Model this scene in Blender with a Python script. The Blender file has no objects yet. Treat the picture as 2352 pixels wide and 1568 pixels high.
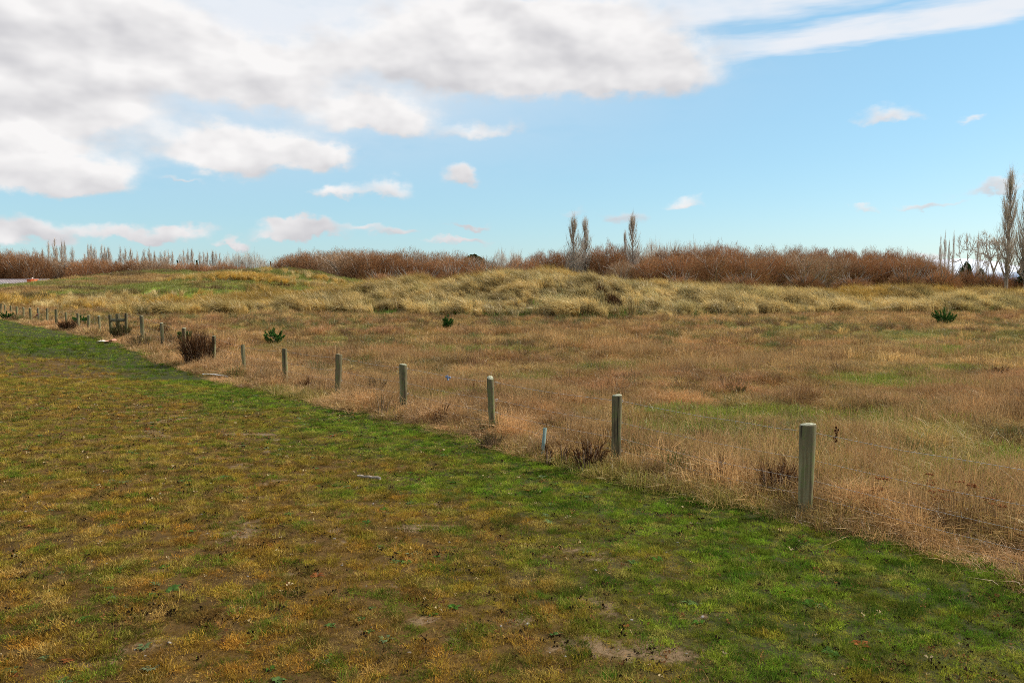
import bpy, math, random
import numpy as np

random.seed(7)
rng = np.random.default_rng(7)
R = math.radians
scene = bpy.context.scene
COL = scene.collection

# ------------------------------------------------------------------ camera, sky, sun, exposure
CAM_H = 2.0
F_PX = 1895.0            # focal length in units of a 2352-wide frame
PITCH = math.atan((784 - 650) / F_PX)
cam_d = bpy.data.cameras.new('camera')
cam_d.sensor_width = 36.0
cam_d.lens = 36.0 * F_PX / 2352.0
cam_d.clip_start = 0.1
cam_d.clip_end = 60000
cam = bpy.data.objects.new('camera', cam_d)
cam.location = (0, 0, CAM_H)
cam.rotation_euler = (math.pi / 2 - PITCH, 0, 0)
COL.objects.link(cam)
scene.camera = cam

SUN_AZ, SUN_EL = R(72), R(37)      # clockwise from the view direction (+Y), above the horizon
sun_d = bpy.data.lights.new('sun', 'SUN')
sun_d.energy = 5.0
sun_d.angle = R(0.8)
sun_d.color = (1.0, 0.94, 0.82)
sun = bpy.data.objects.new('sun', sun_d)
sun.rotation_euler = (math.pi / 2 - SUN_EL, 0, math.pi - SUN_AZ)
sun.location = (20, 5, 30)
COL.objects.link(sun)

scene.view_settings.view_transform = 'Standard'
scene.view_settings.look = 'None'
scene.view_settings.exposure = 0.32
scene.view_settings.gamma = 1.0
scene.view_settings.use_curve_mapping = False
scene.render.engine = 'CYCLES'
scene.cycles.use_adaptive_sampling = True
scene.cycles.adaptive_threshold = 0.03
scene.cycles.max_bounces = 5
scene.cycles.diffuse_bounces = 3
scene.cycles.glossy_bounces = 2
scene.cycles.transmission_bounces = 4
scene.cycles.use_denoising = False
scene.cycles.filter_width = 0.9
scene.cycles.caustics_reflective = False
scene.cycles.caustics_refractive = False

world = bpy.data.worlds.new('World')
scene.world = world
world.use_nodes = True
WT = world.node_tree
WT.nodes.clear()


class NB:
    """tiny node-expression builder"""
    def __init__(self, nt):
        self.nt = nt

    def n(self, t, **kw):
        o = self.nt.nodes.new(t)
        for k, v in kw.items():
            setattr(o, k, v)
        return o

    def put(self, sock, v):
        if isinstance(v, bpy.types.NodeSocket):
            self.nt.links.new(v, sock)
        elif isinstance(v, (tuple, list)):
            d = sock.default_value
            v = tuple(v)
            sock.default_value = v + (1.0,) * (len(d) - len(v)) if len(d) > len(v) else v[:len(d)]
        else:
            sock.default_value = v

    def m(self, op, a, b=None, c=None, clamp=False):
        o = self.n('ShaderNodeMath', operation=op, use_clamp=clamp)
        self.put(o.inputs[0], a)
        if b is not None:
            self.put(o.inputs[1], b)
        if c is not None:
            self.put(o.inputs[2], c)
        return o.outputs[0]

    def v(self, op, a, b=None):
        o = self.n('ShaderNodeVectorMath', operation=op)
        self.put(o.inputs[0], a)
        if b is not None:
            self.put(o.inputs[1], b)
        return o.outputs['Value'] if op in ('DOT_PRODUCT', 'LENGTH') else o.outputs[0]

    def v3(self, op, a, b_, c_):
        o = self.n('ShaderNodeVectorMath', operation=op)
        for i, q in enumerate((a, b_, c_)):
            self.put(o.inputs[i], q)
        return o.outputs[0]

    def xyz(self, x, y, z):
        o = self.n('ShaderNodeCombineXYZ')
        for i, q in enumerate((x, y, z)):
            self.put(o.inputs[i], q)
        return o.outputs[0]

    def sep(self, v):
        o = self.n('ShaderNodeSeparateXYZ')
        self.put(o.inputs[0], v)
        return o.outputs

    def noise(self, vec, scale, detail=4, rough=0.5, dist=0.0, col=False, dim='3D'):
        o = self.n('ShaderNodeTexNoise', noise_dimensions=dim)
        if vec is not None:
            self.put(o.inputs['Vector'], vec)
        o.inputs['Scale'].default_value = scale
        o.inputs['Detail'].default_value = detail
        o.inputs['Roughness'].default_value = rough
        o.inputs['Distortion'].default_value = dist
        return o.outputs['Color'] if col else o.outputs['Fac']

    def step(self, x, lo, hi, a=0.0, b=1.0, smooth=True):
        o = self.n('ShaderNodeMapRange')
        o.interpolation_type = 'SMOOTHSTEP' if smooth else 'LINEAR'
        self.put(o.inputs['Value'], x)
        for k, q in zip(('From Min', 'From Max', 'To Min', 'To Max'), (lo, hi, a, b)):
            self.put(o.inputs[k], q)
        return o.outputs[0]

    def mix(self, f, a, b, mode='MIX'):
        o = self.n('ShaderNodeMix', data_type='RGBA', blend_type=mode)
        self.put(o.inputs[0], f)
        self.put(o.inputs[6], a)
        self.put(o.inputs[7], b)
        return o.outputs[2]


# ---- the sky: Nishita blue plus broken cumulus and thin high cloud, all placed by compass bearing and elevation
b = NB(WT)
sky = b.n('ShaderNodeTexSky', sky_type='NISHITA')
sky.sun_disc = False
sky.sun_elevation = SUN_EL
sky.sun_rotation = SUN_AZ
sky.altitude = 0
sky.air_density = 1.0
sky.dust_density = 0.4
sky.ozone_density = 1.6
tc = b.n('ShaderNodeTexCoord')
D = tc.outputs['Generated']
dx, dy, dz = b.sep(D)
az = b.m('ARCTAN2', dx, dy)
el = b.m('ARCSINE', dz)
P0 = b.xyz(az, el, 0.0)
nz = b.v('SUBTRACT', b.noise(b.xyz(b.m('MULTIPLY', az, 1.0), b.m('MULTIPLY', el, 1.7), 0.3), 13.0, 5, 0.55, col=True, dim='2D'), (0.5, 0.5, 0.5))
nz2 = b.v('SUBTRACT', b.noise(b.xyz(az, b.m('MULTIPLY', el, 1.6), 4.3), 5.0, 2, 0.5, col=True, dim='2D'), (0.5, 0.5, 0.5))
nz3 = b.v('SUBTRACT', b.noise(b.xyz(b.m('ADD', az, 3.0), b.m('MULTIPLY', el, 1.3), 0), 46.0, 3, 0.55, col=True, dim='2D'), (0.5, 0.5, 0.5))
warp = b.v('ADD', b.v('ADD', b.v('MULTIPLY', nz, (0.06, 0.040, 0)), b.v('MULTIPLY', nz2, (0.03, 0.016, 0))), b.v('MULTIPLY', nz3, (0.016, 0.012, 0)))
PW = b.v('ADD', P0, warp)
wx, wy, _ = b.sep(PW)
det = b.noise(b.xyz(b.m('ADD', az, 9.1), b.m('MULTIPLY', el, 1.8), 0), 26.0, 4, 0.6, dim='2D')


def bearing(px, py):
    x = (px - 1176) / F_PX
    yv = math.cos(PITCH) - (784 - py) / F_PX * -math.sin(PITCH)
    zv = -math.sin(PITCH) + (784 - py) / F_PX * math.cos(PITCH)
    yv = math.cos(PITCH) + (784 - py) / F_PX * math.sin(PITCH)
    return math.atan2(x, yv), math.atan2(zv, math.hypot(x, yv))


# (x, y, half width, height above, depth below, opacity, tone: 1 sunlit white .. 0 lavender grey)
CLOUDS = [
    (170, 60, 330, 130, 70, 1.15, .50), (-160, 60, 380, 150, 100, 1.1, .45), (120, 245, 250, 100, 60, 1.15, .62),
    (560, 195, 230, 95, 55, 1.2, .62), (330, 130, 300, 80, 60, .45, .55), (1080, 150, 330, 120, 85, 1.15, .55), (1420, 160, 320, 110, 72, 1.15, .52),
    (760, 120, 200, 80, 50, .4, .85), (1180, 40, 380, 70, 90, .95, .60), (860, 275, 165, 58, 40, 1.1, .60),
    (560, 355, 250, 70, 55, 1.2, .72), (740, 370, 90, 35, 25, .7, .60), (130, 405, 185, 60, 42, 1.25, .78),
    (50, 325, 150, 32, 24, 1.0, .60), (-120, 330, 150, 60, 60, .9, .60), (1066, 412, 74, 36, 26, .82, .66), (1110, 300, 130, 36, 28, .58, .5),
    (2050, 275, 96, 36, 18, .60, .62), (2232, 276, 34, 16, 13, .50, .62), (762, 449, 70, 22, 16, .60, .38),
    (885, 448, 100, 38, 18, .60, .42), (1580, 464, 70, 30, 14, .60, .5), (1440, 497, 80, 30, 22, .56, .2),
    (300, 548, 150, 28, 16, .80, .22), (410, 525, 84, 26, 22, .78, .28), (690, 540, 140, 34, 15, .84, .28), (680, 512, 60, 22, 20, .7, .22),
    (50, 545, 120, 46, 26, .86, .26), (540, 556, 50, 12, 10, .72, .10), (930, 536, 95, 14, 12, .62, .22),
    (1085, 522, 74, 11, 9, .66, .12), (1060, 558, 120, 13, 11, .70, .10), (1310, 478, 80, 20, 14, .40, .25), (840, 524, 70, 12, 10, .5, .25),
    (2270, 437, 110, 16, 13, .58, .5), (2130, 466, 100, 11, 10, .52, .35), (1975, 484, 50, 10, 9, .5, .28),
    (1830, 486, 30, 7, 6, .26, .30), (2130, 575, 80, 14, 14, .60, .60), (440, 420, 60, 8, 7, .35, .45),
]
acc = None
for (px, py, rx, rt, rb, op, tn) in CLOUDS:
    a0, e0 = bearing(px, py)
    zc = math.sqrt(max(0.0, -math.log(op / 1.3) / 1.9))          # opacity folded into the distance term
    sx, st_, sb = F_PX / rx, F_PX / rt, -F_PX / rb
    v1 = b.v3('MULTIPLY_ADD', PW, (sx, st_, 0), (-a0 * sx, -e0 * st_, zc))
    v2 = b.v3('MULTIPLY_ADD', PW, (sx, sb, 0), (-a0 * sx, -e0 * sb, zc))
    vm = b.v('MAXIMUM', v1, v2)
    w = b.m('POWER', math.exp(-1.9), b.v('DOT_PRODUCT', vm, vm))
    ku = F_PX / (rt + rb) * 0.85
    acc = b.v3('MULTIPLY_ADD', b.m('MULTIPLY', w, 1.3), (1, tn - ku * e0, ku), acc if acc is not None else (0, 0, 0))
dens, t0_, t1_ = b.sep(acc)
tone = b.m('DIVIDE', b.m('ADD', t0_, b.m('MULTIPLY', t1_, wy)), b.m('MAXIMUM', dens, 0.001))
# broken cloud elsewhere round the compass and overhead, the same kind as in view
far_n = b.noise(b.xyz(b.m('MULTIPLY', dx, 1.0), dy, b.m('MULTIPLY', dz, 2.2)), 3.2, 3, 0.55)
away = b.m('MAXIMUM', b.step(b.m('ABSOLUTE', az), 0.62, 0.95), b.step(el, 0.36, 0.6))
dens_out = b.m('MULTIPLY', b.step(far_n, 0.42, 0.62), b.m('MULTIPLY', away, b.step(el, 0.0, 0.12)))
edge = b.m('ADD', dens, b.m('MULTIPLY', b.m('SUBTRACT', det, 0.5), 0.22))
alpha = b.m('MULTIPLY', b.step(edge, 0.18, 0.68), b.step(el, -0.005, 0.02))
alpha = b.m('MAXIMUM', alpha, dens_out)
# thin high cloud: streaks with a blue slit between two veils
st = b.noise(b.xyz(b.m('MULTIPLY', az, 2.2), b.m('MULTIPLY', el, 16.0), 2.0), 2.4, 4, 0.6, dim='2D')
st0 = b.m('SUBTRACT', st, 0.5)
tilt = b.m('SUBTRACT', el, b.m('MULTIPLY', az, 0.055))
tw = b.m('ADD', tilt, b.m('MULTIPLY', st0, 0.035))
E = lambda py: (650 - py) / F_PX - 0.018
veil_up = b.m('MULTIPLY', b.step(tw, E(118), E(66)), 0.97)
band = b.m('MULTIPLY', b.step(tw, E(188), E(158)), b.step(tw, E(105), E(142)))
band = b.m('MULTIPLY', band, b.step(az, 0.16, 0.32))
qv = b.v3('MULTIPLY_ADD', P0, (1.9, 7.5, 0), (0.70, -2.0, 0))
veil_left = b.m('MULTIPLY', b.m('POWER', 0.30, b.v('DOT_PRODUCT', qv, qv)), 0.9)
high = b.m('MAXIMUM', b.m('MAXIMUM', veil_up, band), veil_left)
high = b.m('MULTIPLY', high, b.step(b.noise(b.xyz(b.m('MULTIPLY', az, 3.0), b.m('MULTIPLY', el, 9.0), 7.0), 3.0, 3, 0.6, dim='2D'), 0.15, 0.55, 0.72, 1.0))
shade_n = b.noise(b.xyz(az, b.m('MULTIPLY', el, 1.9), 1.7), 10.0, 3, 0.5, dim='2D')
shade_o = b.noise(b.xyz(b.m('ADD', az, 0.012), b.m('MULTIPLY', b.m('ADD', el, 0.016), 1.9), 1.7), 10.0, 3, 0.5, dim='2D')
bright = b.m('ADD', tone, b.m('MULTIPLY', b.m('SUBTRACT', shade_n, shade_o), 1.9), clamp=True)
cl_col = b.mix(bright, (6.35, 6.3, 6.55), (9.5, 9.35, 9.3))
sky_col = b.v3('MULTIPLY_ADD', sky.outputs[0], (0.8, 0.8, 0.8), (0.85, 2.75, 3.85))
c1 = b.mix(high, sky_col, (8.3, 8.7, 9.3))
c2 = b.mix(alpha, c1, cl_col)
bg = b.n('ShaderNodeBackground')
b.put(bg.inputs['Color'], c2)
bg.inputs['Strength'].default_value = 0.08
wo = b.n('ShaderNodeOutputWorld')
WT.links.new(bg.outputs[0], wo.inputs[0])
world.cycles.sampling_method = 'MANUAL'
world.cycles.sample_map_resolution = 512


# ------------------------------------------------------------------ numeric helpers
_perm = np.random.default_rng(3).random((256, 256))


def vnoise(x, y):
    x = np.asarray(x, float); y = np.asarray(y, float)
    xi = np.floor(x).astype(int); yi = np.floor(y).astype(int)
    fx = x - xi; fy = y - yi
    fx = fx * fx * (3 - 2 * fx); fy = fy * fy * (3 - 2 * fy)
    g = lambda i, j: _perm[i % 256, j % 256]
    return (g(xi, yi) * (1 - fx) + g(xi + 1, yi) * fx) * (1 - fy) + (g(xi, yi + 1) * (1 - fx) + g(xi + 1, yi + 1) * fx) * fy


def fbm(x, y, s, o=4, seed=0.0):
    t = 0; a = 1.0; n = 0
    x = np.asarray(x, float) * s + seed * 17.3; y = np.asarray(y, float) * s + seed * 9.7
    for i in range(o):
        t = t + a * vnoise(x, y); n += a
        a *= 0.5; x = x * 2.03 + 5.1; y = y * 2.03 + 3.7
    return t / n


def ss(x, lo, hi):
    t = np.clip((np.asarray(x, float) - lo) / (hi - lo), 0, 1)
    return t * t * (3 - 2 * t)


def lerp(a, c, t):
    t = np.asarray(t)[..., None] if np.ndim(t) and np.ndim(a) else t
    return a + (np.asarray(c) - np.asarray(a)) * t


def ray(px, py):
    u = (px - 1176) / F_PX; w = (784 - py) / F_PX
    return u, math.cos(PITCH) + w * math.sin(PITCH), -math.sin(PITCH) + w * math.cos(PITCH)


def at(px, py, Y):
    """the place at distance Y along the view that a direction leads to"""
    u, v, w = ray(px, py)
    return u / v * Y, Y, CAM_H + w / v * Y


# fence line and lawn edge on the ground
def fence_x(y):
    y = np.asarray(y, float)
    return np.where(y < 28, 2.53 - 0.72 * (y - 7.0), -12.59 - 0.82 * (y - 28))


_EY = [0, 4.0, 5.57, 6.9, 7.8, 8.8, 10.1, 11.9, 14.5, 17.5, 21.5, 28.5, 35.75, 46.2, 60, 80]
_EX = [7.6, 4.6, 3.46, 2.29, 1.54, .80, -.37, -1.61, -3.68, -6.08, -8.9, -13.9, -19.8, -28.7, -40.5, -58]


def lawn_d(x, y):
    """metres into the lawn from its edge along the fence (negative in the field)"""
    e = np.interp(y, _EY, _EX) + (fbm(x, y, 0.9, 3, 5) - 0.5) * 0.55
    return (e - x) * 0.79


DUNE_Y = 60.0
_DP = np.array([380, 430, 500, 560, 640, 700, 760, 800, 870, 940, 1000, 1060, 1100, 1150, 1200, 1250, 1300, 1400, 1500, 1600, 1700, 1800, 1880, 1940, 2000, 2080, 2150, 2220, 2300, 2352, 2500, 2800])
_DT = np.array([725, 712, 702, 692, 680, 668, 658, 653, 648, 646, 642, 637, 633, 628, 626, 629, 634, 639, 641, 643, 646, 650, 657, 668, 656, 646, 643, 644, 649, 653, 658, 665])
_DX = (_DP - 1176) / F_PX * DUNE_Y
_DT = _DT + 9 * (_DP > 1780)
_DH = np.maximum(CAM_H + (650 - _DT) / F_PX * DUNE_Y - 0.92, 0)
_TP = np.array([380, 450, 700, 1000, 1300, 1500, 1700, 1800, 1900, 2000, 2100, 2352, 2800])
_TT = np.array([728, 727, 724, 731, 737, 737, 731, 727, 724, 722, 728, 724, 722])
_TX = (_TP - 1176) / F_PX * 48
_TY = CAM_H * F_PX / (_TT - 650)
HILL_Y = 100.0
_HX = np.array([-120, -90, -75, -62, -57, -51, -46, -41, -36.7, -33, -29, -25, -21, -17, -12, 0])
_HH = np.array([1.0, 1.2, 1.4, 1.45, 1.75, 2.5, 3.1, 3.15, 2.95, 3.4, 3.55, 3.3, 2.4, 1.6, 1.2, 1.2])


def dune_t(x, y):
    yt = np.interp(x, _TX, _TY)
    return (y - yt) / (DUNE_Y - yt)


def dune_mask(x, y):
    t = dune_t(x, y)
    return ss(t, 0.0, 0.1) * (1 - ss(y, 72, 78)) * ss(x, -25, -21)


def height(x, y):
    x = np.asarray(x, float); y = np.asarray(y, float)
    far = (1.15 - 0.45 * ss(x, -6, 6)) * ss(y, 62, 95)
    t = dune_t(x, y)
    hd = np.interp(x, _DX, _DH)
    hd = hd * (0.9 + 0.22 * (fbm(x, y, 0.16, 3, 2) - 0.5)) + 1.3 * (fbm(x, y, 0.20, 4, 8) - 0.5) * ss(hd, 0.2, 1.2) * ss(t, 0.05, 0.4) * (1 - .5 * ss(t, .8, 1.0)) + .60 * np.exp(-((x - 2.5) / 7.0) ** 2) + .25 * np.exp(-((x + 8.5) / 3.0) ** 2)
    front = ss(t, -0.02, 0.86) ** 0.8
    dune = np.where(y < DUNE_Y, hd * front, hd + (0.7 - hd) * ss(y, DUNE_Y + 1, 80)) * ss(x, -27, -20)
    hh = np.interp(x, _HX, _HH) + (0.15 + 0.65 * ss(x, -54, -44)) * (fbm(x, y, 0.14, 4, 4) - 0.5)
    hill = np.where(y < HILL_Y, hh * ss(y, 58, HILL_Y + 4) ** 0.9, hh + (1.15 - hh) * ss(y, HILL_Y + 4, 128)) * ss(-x, 8, 20)
    swale = 0.5 * np.exp(-(((x + 38) / 12) ** 2 + ((y - 74) / 5.0) ** 2)) + 0.45 * np.exp(-(((x + 24) / 9) ** 2 + ((y - 80) / 5.0) ** 2))
    h = np.maximum(np.maximum(far, dune), hill) + swale
    near = 1 - ss(y, 45, 60)
    h = h - 0.14 * np.exp(-((y - 19) / 4.5) ** 2) * near
    d = lawn_d(x, y)
    h = h + near * (0.14 * ss(d, 0.5, 6.0))
    h = h + near * (fbm(x, y, 0.35, 3, 1) - 0.5) * 0.16 * ss(-d, 0, 2.5) + near * (fbm(x, y, 0.8, 3, 6) - 0.5) * 0.05
    h = h + (fbm(x, y, 0.01, 2, 9) - 0.5) * 0.6 * ss(y, 140, 400)
    h = h - 2.2 * np.exp(-(((x + 92) / 24) ** 2 + ((y - 150) / 14) ** 2))
    return h


def gz(x, y):
    return float(height(np.array([x]), np.array([y]))[0])


def on_ground(px, py, y0=3.0, y1=110.0):
    ys = np.linspace(y0, y1, 4000)
    u, v, w = ray(px, py)
    xs = u / v * ys; zs = CAM_H + w / v * ys
    hit = np.nonzero(zs <= height(xs, ys))[0]
    i = hit[0] if len(hit) else -1
    return float(xs[i]), float(ys[i]), gz(xs[i], ys[i])


CLEAR = [(on_ground(462, 866), on_ground(527, 872), .05), (on_ground(818, 1101), on_ground(878, 1107), -.09), (on_ground(230, 787), on_ground(262, 787), .15)]


def is_clear(x, y):
    m = np.zeros(len(x), bool)
    for a_, c_, r_ in CLEAR:
        ax, ay = a_[0], a_[1]; bx_, by_ = c_[0] - ax, c_[1] - ay
        t_ = np.clip(((x - ax) * bx_ + (y - ay) * by_) / (bx_ ** 2 + by_ ** 2 + 1e-6), 0, 1)
        m |= np.hypot(x - ax - bx_ * t_, (y - ay - by_ * t_) + .15) < r_ + .15
    return m


# ------------------------------------------------------------------ mesh and material helpers
def mesh_np(name, V, faces, mat=None, smooth=False, attrs=None):
    """faces: list of int arrays (n, k)"""
    me = bpy.data.meshes.new(name)
    V = np.asarray(V, np.float32)
    me.vertices.add(len(V)); me.vertices.foreach_set('co', V.ravel())
    faces = [np.asarray(f, np.int32) for f in faces if len(f)]
    if faces:
        loops = np.concatenate([f.ravel() for f in faces])
        sizes = np.concatenate([np.full(len(f), f.shape[1], np.int32) for f in faces])
        starts = np.concatenate([[0], np.cumsum(sizes)[:-1]]).astype(np.int32)
        me.loops.add(len(loops)); me.loops.foreach_set('vertex_index', loops)
        me.polygons.add(len(sizes)); me.polygons.foreach_set('loop_start', starts)
        me.polygons.foreach_set('loop_total', sizes)
        if smooth:
            me.polygons.foreach_set('use_smooth', np.ones(len(sizes), bool))
    for k, (typ, data) in (attrs or {}).items():
        a = me.attributes.new(k, typ, 'POINT')
        data = np.asarray(data, np.float32)
        if typ == 'FLOAT_COLOR':
            if data.shape[1] == 3:
                data = np.concatenate([data, np.ones((len(data), 1), np.float32)], 1)
            a.data.foreach_set('color', data.ravel())
        elif typ == 'FLOAT_VECTOR':
            a.data.foreach_set('vector', data.ravel())
        elif typ == 'INT':
            a.data.foreach_set('value', np.asarray(data, np.int32).ravel())
        else:
            a.data.foreach_set('value', data.ravel())
    me.update(calc_edges=True)
    if mat:
        me.materials.append(mat)
    return me


def obj(name, me, parent=None, link=True):
    o = bpy.data.objects.new(name, me)
    if link:
        COL.objects.link(o)
    if parent:
        o.parent = parent
    return o


def empty(name, loc=(0, 0, 0), rz=0.0, sc=1.0):
    o = bpy.data.objects.new(name, None)
    o.empty_display_size = 0.2
    o.location = loc; o.rotation_euler = (0, 0, rz)
    o.scale = (sc, sc, sc) if np.isscalar(sc) else sc
    COL.objects.link(o)
    return o


def tag(o, label, cat, group=None):
    o['label'] = label; o['category'] = cat
    if group:
        o['group'] = group
    return o


class Acc:
    """collects vertices / faces / per-vertex random values"""
    def __init__(self):
        self.V = []; self.F = {3: [], 4: []}; self.rv = []; self.n = 0

    def add(self, V, F, rv=None):
        V = np.asarray(V, float).reshape(-1, 3)
        self.V.append(V)
        for f in F:
            f = np.asarray(f, int)
            if len(f):
                self.F[f.shape[1]].append(f + self.n)
        self.rv.append(np.zeros(len(V)) if rv is None else np.asarray(rv, float))
        self.n += len(V)

    def mesh(self, name, mat, smooth=False):
        V = np.concatenate(self.V)
        return mesh_np(name, V, [np.concatenate(f) for f in self.F.values() if f], mat, smooth, {'rnd': ('FLOAT', np.concatenate(self.rv))})


def ribbons(A, P0, P1, P2, w0, w1, rv, g=None, flat=False):
    """thin blades through three points: arrays (n,3); width w0 at the foot, w1 in the middle, a point at the tip"""
    g = g or rng
    n = len(P0)
    d = P2 - P0
    r = g.normal(size=(n, 3))
    if flat:
        r[:, 2] *= 0.3
    s = np.cross(d, r)
    s /= np.linalg.norm(s, axis=1)[:, None] + 1e-9
    w0 = np.broadcast_to(np.asarray(w0, float), (n,))[:, None] * 0.5
    w1 = np.broadcast_to(np.asarray(w1, float), (n,))[:, None] * 0.5
    V = np.stack([P0 - s * w0, P0 + s * w0, P1 + s * w1, P1 - s * w1, P2], 1).reshape(-1, 3)
    k = np.arange(n)[:, None] * 5
    A.add(V, [k + np.array([0, 1, 2, 3]), k + np.array([3, 2, 4])], np.repeat(np.asarray(rv, float), 5))


def tube(A, pts, rad, sides=5, rv=0.5, cap=True):
    pts = np.asarray(pts, float); rad = np.broadcast_to(np.asarray(rad, float), (len(pts),))
    n = len(pts)
    t = np.gradient(pts, axis=0); t /= np.linalg.norm(t, axis=1)[:, None] + 1e-9
    ref = np.array([0.0, 0, 1.0]) if abs(t[0, 2]) < 0.9 else np.array([1.0, 0, 0])
    u = np.cross(t, ref); u /= np.linalg.norm(u, axis=1)[:, None] + 1e-9
    v = np.cross(t, u)
    a = np.arange(sides) / sides * 2 * math.pi
    V = pts[:, None, :] + rad[:, None, None] * (np.cos(a)[None, :, None] * u[:, None, :] + np.sin(a)[None, :, None] * v[:, None, :])
    F = []
    for i in range(n - 1):
        for j in range(sides):
            j2 = (j + 1) % sides
            F.append((i * sides + j, i * sides + j2, (i + 1) * sides + j2, (i + 1) * sides + j))
    A.add(V.reshape(-1, 3), [np.array(F)], np.full(n * sides, rv))
    if cap:
        for e, ring in ((pts[0], 0), (pts[-1], n - 1)):
            c = np.vstack([V[ring], e[None]])
            A.add(c, [np.array([(j, (j + 1) % sides, sides) for j in range(sides)])], np.full(sides + 1, rv))


def box(A, c, s, rz=0.0, rx=0.0):
    x, y, z = [q / 2 for q in s]
    V = np.array([(sx * x, sy * y, sz * z) for sx in (-1, 1) for sy in (-1, 1) for sz in (-1, 1)])
    cr, sr = math.cos(rx), math.sin(rx)
    V = np.stack([V[:, 0], V[:, 1] * cr - V[:, 2] * sr, V[:, 1] * sr + V[:, 2] * cr], 1)
    cz, sz_ = math.cos(rz), math.sin(rz)
    V = np.stack([V[:, 0] * cz - V[:, 1] * sz_, V[:, 0] * sz_ + V[:, 1] * cz, V[:, 2]], 1) + np.asarray(c)
    A.add(V, [np.array([(0, 1, 3, 2), (4, 6, 7, 5), (0, 4, 5, 1), (2, 3, 7, 6), (0, 2, 6, 4), (1, 5, 7, 3)])])


def new_mat(name):
    m = bpy.data.materials.new(name); m.use_nodes = True
    m.node_tree.nodes.clear()
    return m, NB(m.node_tree)


def finish(nb, shader):
    o = nb.n('ShaderNodeOutputMaterial')
    nb.nt.links.new(shader, o.inputs['Surface'])


def leaf_mat(name, base=None, alt=None, transl=0.35, varv=0.5, attr_col=False, obj_var=0.0, gloss=0.0):
    """blades, twigs and leaves: colour from the plant (per-plant attribute or base..alt by blade)"""
    m, nb = new_mat(name)
    rv = nb.n('ShaderNodeAttribute', attribute_name='rnd').outputs['Fac']
    if attr_col:
        at_ = nb.n('ShaderNodeAttribute', attribute_name='col'); at_.attribute_type = 'INSTANCER'
        al_ = nb.n('ShaderNodeAttribute', attribute_name='alt'); al_.attribute_type = 'INSTANCER'
        c = nb.mix(nb.step(rv, 0.45, 1.0, smooth=False), at_.outputs['Color'], al_.outputs['Color'])
    else:
        c = nb.mix(rv, base, alt)
    k = nb.m('ADD', nb.m('MULTIPLY', nb.m('FRACT', nb.m('MULTIPLY', rv, 7.31)), varv), 1 - varv * 0.5)
    if obj_var:
        oi = nb.n('ShaderNodeObjectInfo').outputs['Random']
        k = nb.m('MULTIPLY', k, nb.m('ADD', nb.m('MULTIPLY', oi, obj_var), 1 - obj_var * 0.5))
    c = nb.mix(1.0, c, nb.xyz(k, k, k), 'MULTIPLY')
    d = nb.n('ShaderNodeBsdfDiffuse'); nb.put(d.inputs['Color'], c)
    sh = d.outputs[0]
    if transl:
        t = nb.n('ShaderNodeBsdfTranslucent'); nb.put(t.inputs['Color'], c)
        mx = nb.n('ShaderNodeMixShader'); mx.inputs[0].default_value = transl
        nb.nt.links.new(sh, mx.inputs[1]); nb.nt.links.new(t.outputs[0], mx.inputs[2])
        sh = mx.outputs[0]
    if gloss:
        g = nb.n('ShaderNodeBsdfGlossy'); g.inputs['Roughness'].default_value = 0.45
        g.inputs['Color'].default_value = (0.8, 0.8, 0.75, 1)
        mx = nb.n('ShaderNodeMixShader'); mx.inputs[0].default_value = gloss
        nb.nt.links.new(sh, mx.inputs[1]); nb.nt.links.new(g.outputs[0], mx.inputs[2])
        sh = mx.outputs[0]
    finish(nb, sh)
    return m


def plain_mat(name, col, rough=0.8, noise=0.0, scale=8.0, col2=None, metal=0.0, bump=0.0, stretch=(1, 1, 1)):
    m, nb = new_mat(name)
    p = nb.n('ShaderNodeBsdfPrincipled')
    p.inputs['Roughness'].default_value = rough
    p.inputs['Metallic'].default_value = metal
    tcn = nb.n('ShaderNodeTexCoord').outputs['Object']
    vec = nb.v('MULTIPLY', tcn, stretch)
    nf = nb.noise(vec, scale, 5, 0.6)
    c = nb.mix(nb.step(nf, 0.35, 0.65), col, col2 or col)
    nb.put(p.inputs['Base Color'], c)
    if bump:
        bp = nb.n('ShaderNodeBump'); bp.inputs['Strength'].default_value = bump; bp.inputs['Distance'].default_value = 0.01
        nb.put(bp.inputs['Height'], nf); nb.nt.links.new(bp.outputs[0], p.inputs['Normal'])
    finish(nb, p.outputs[0])
    return m


# ------------------------------------------------------------------ ground colours (shared by soil sheet and the plants on it)
C = lambda v: np.array(v) * np.array((0.95, 0.93, 0.78))        # one overall factor on the plant and soil colours
DIRT = C((.160, .110, .072)); SOIL = C((.050, .032, .014)); THATCH = C((.21, .135, .055))
OLIVE = C((.270, .215, .036)); RUST = C((.375, .195, .036)); GREEN = C((.150, .260, .024)); DGREEN = C((.060, .140, .014)); YGREEN = C((.250, .310, .036))
TAN = C((.500, .290, .145)); PINK = C((.420, .222, .125)); STRAW = C((.580, .400, .185)); BROWN = C((.250, .125, .048))
MARRAM = C((.620, .470, .230)); OCHRE = C((.470, .295, .070)); SAGE = C((.230, .240, .110))


def lawn_green(x, y):
    d = lawn_d(x, y)
    reach = 1.7 + 1.2 * (1 - ss(y, 5, 8)) + 30 * ss(y, 21, 34)
    return 1 - ss(d + (fbm(x, y, 0.7, 4, 11) - 0.5) * 2.6, reach * 0.55, reach * 1.35)


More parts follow.
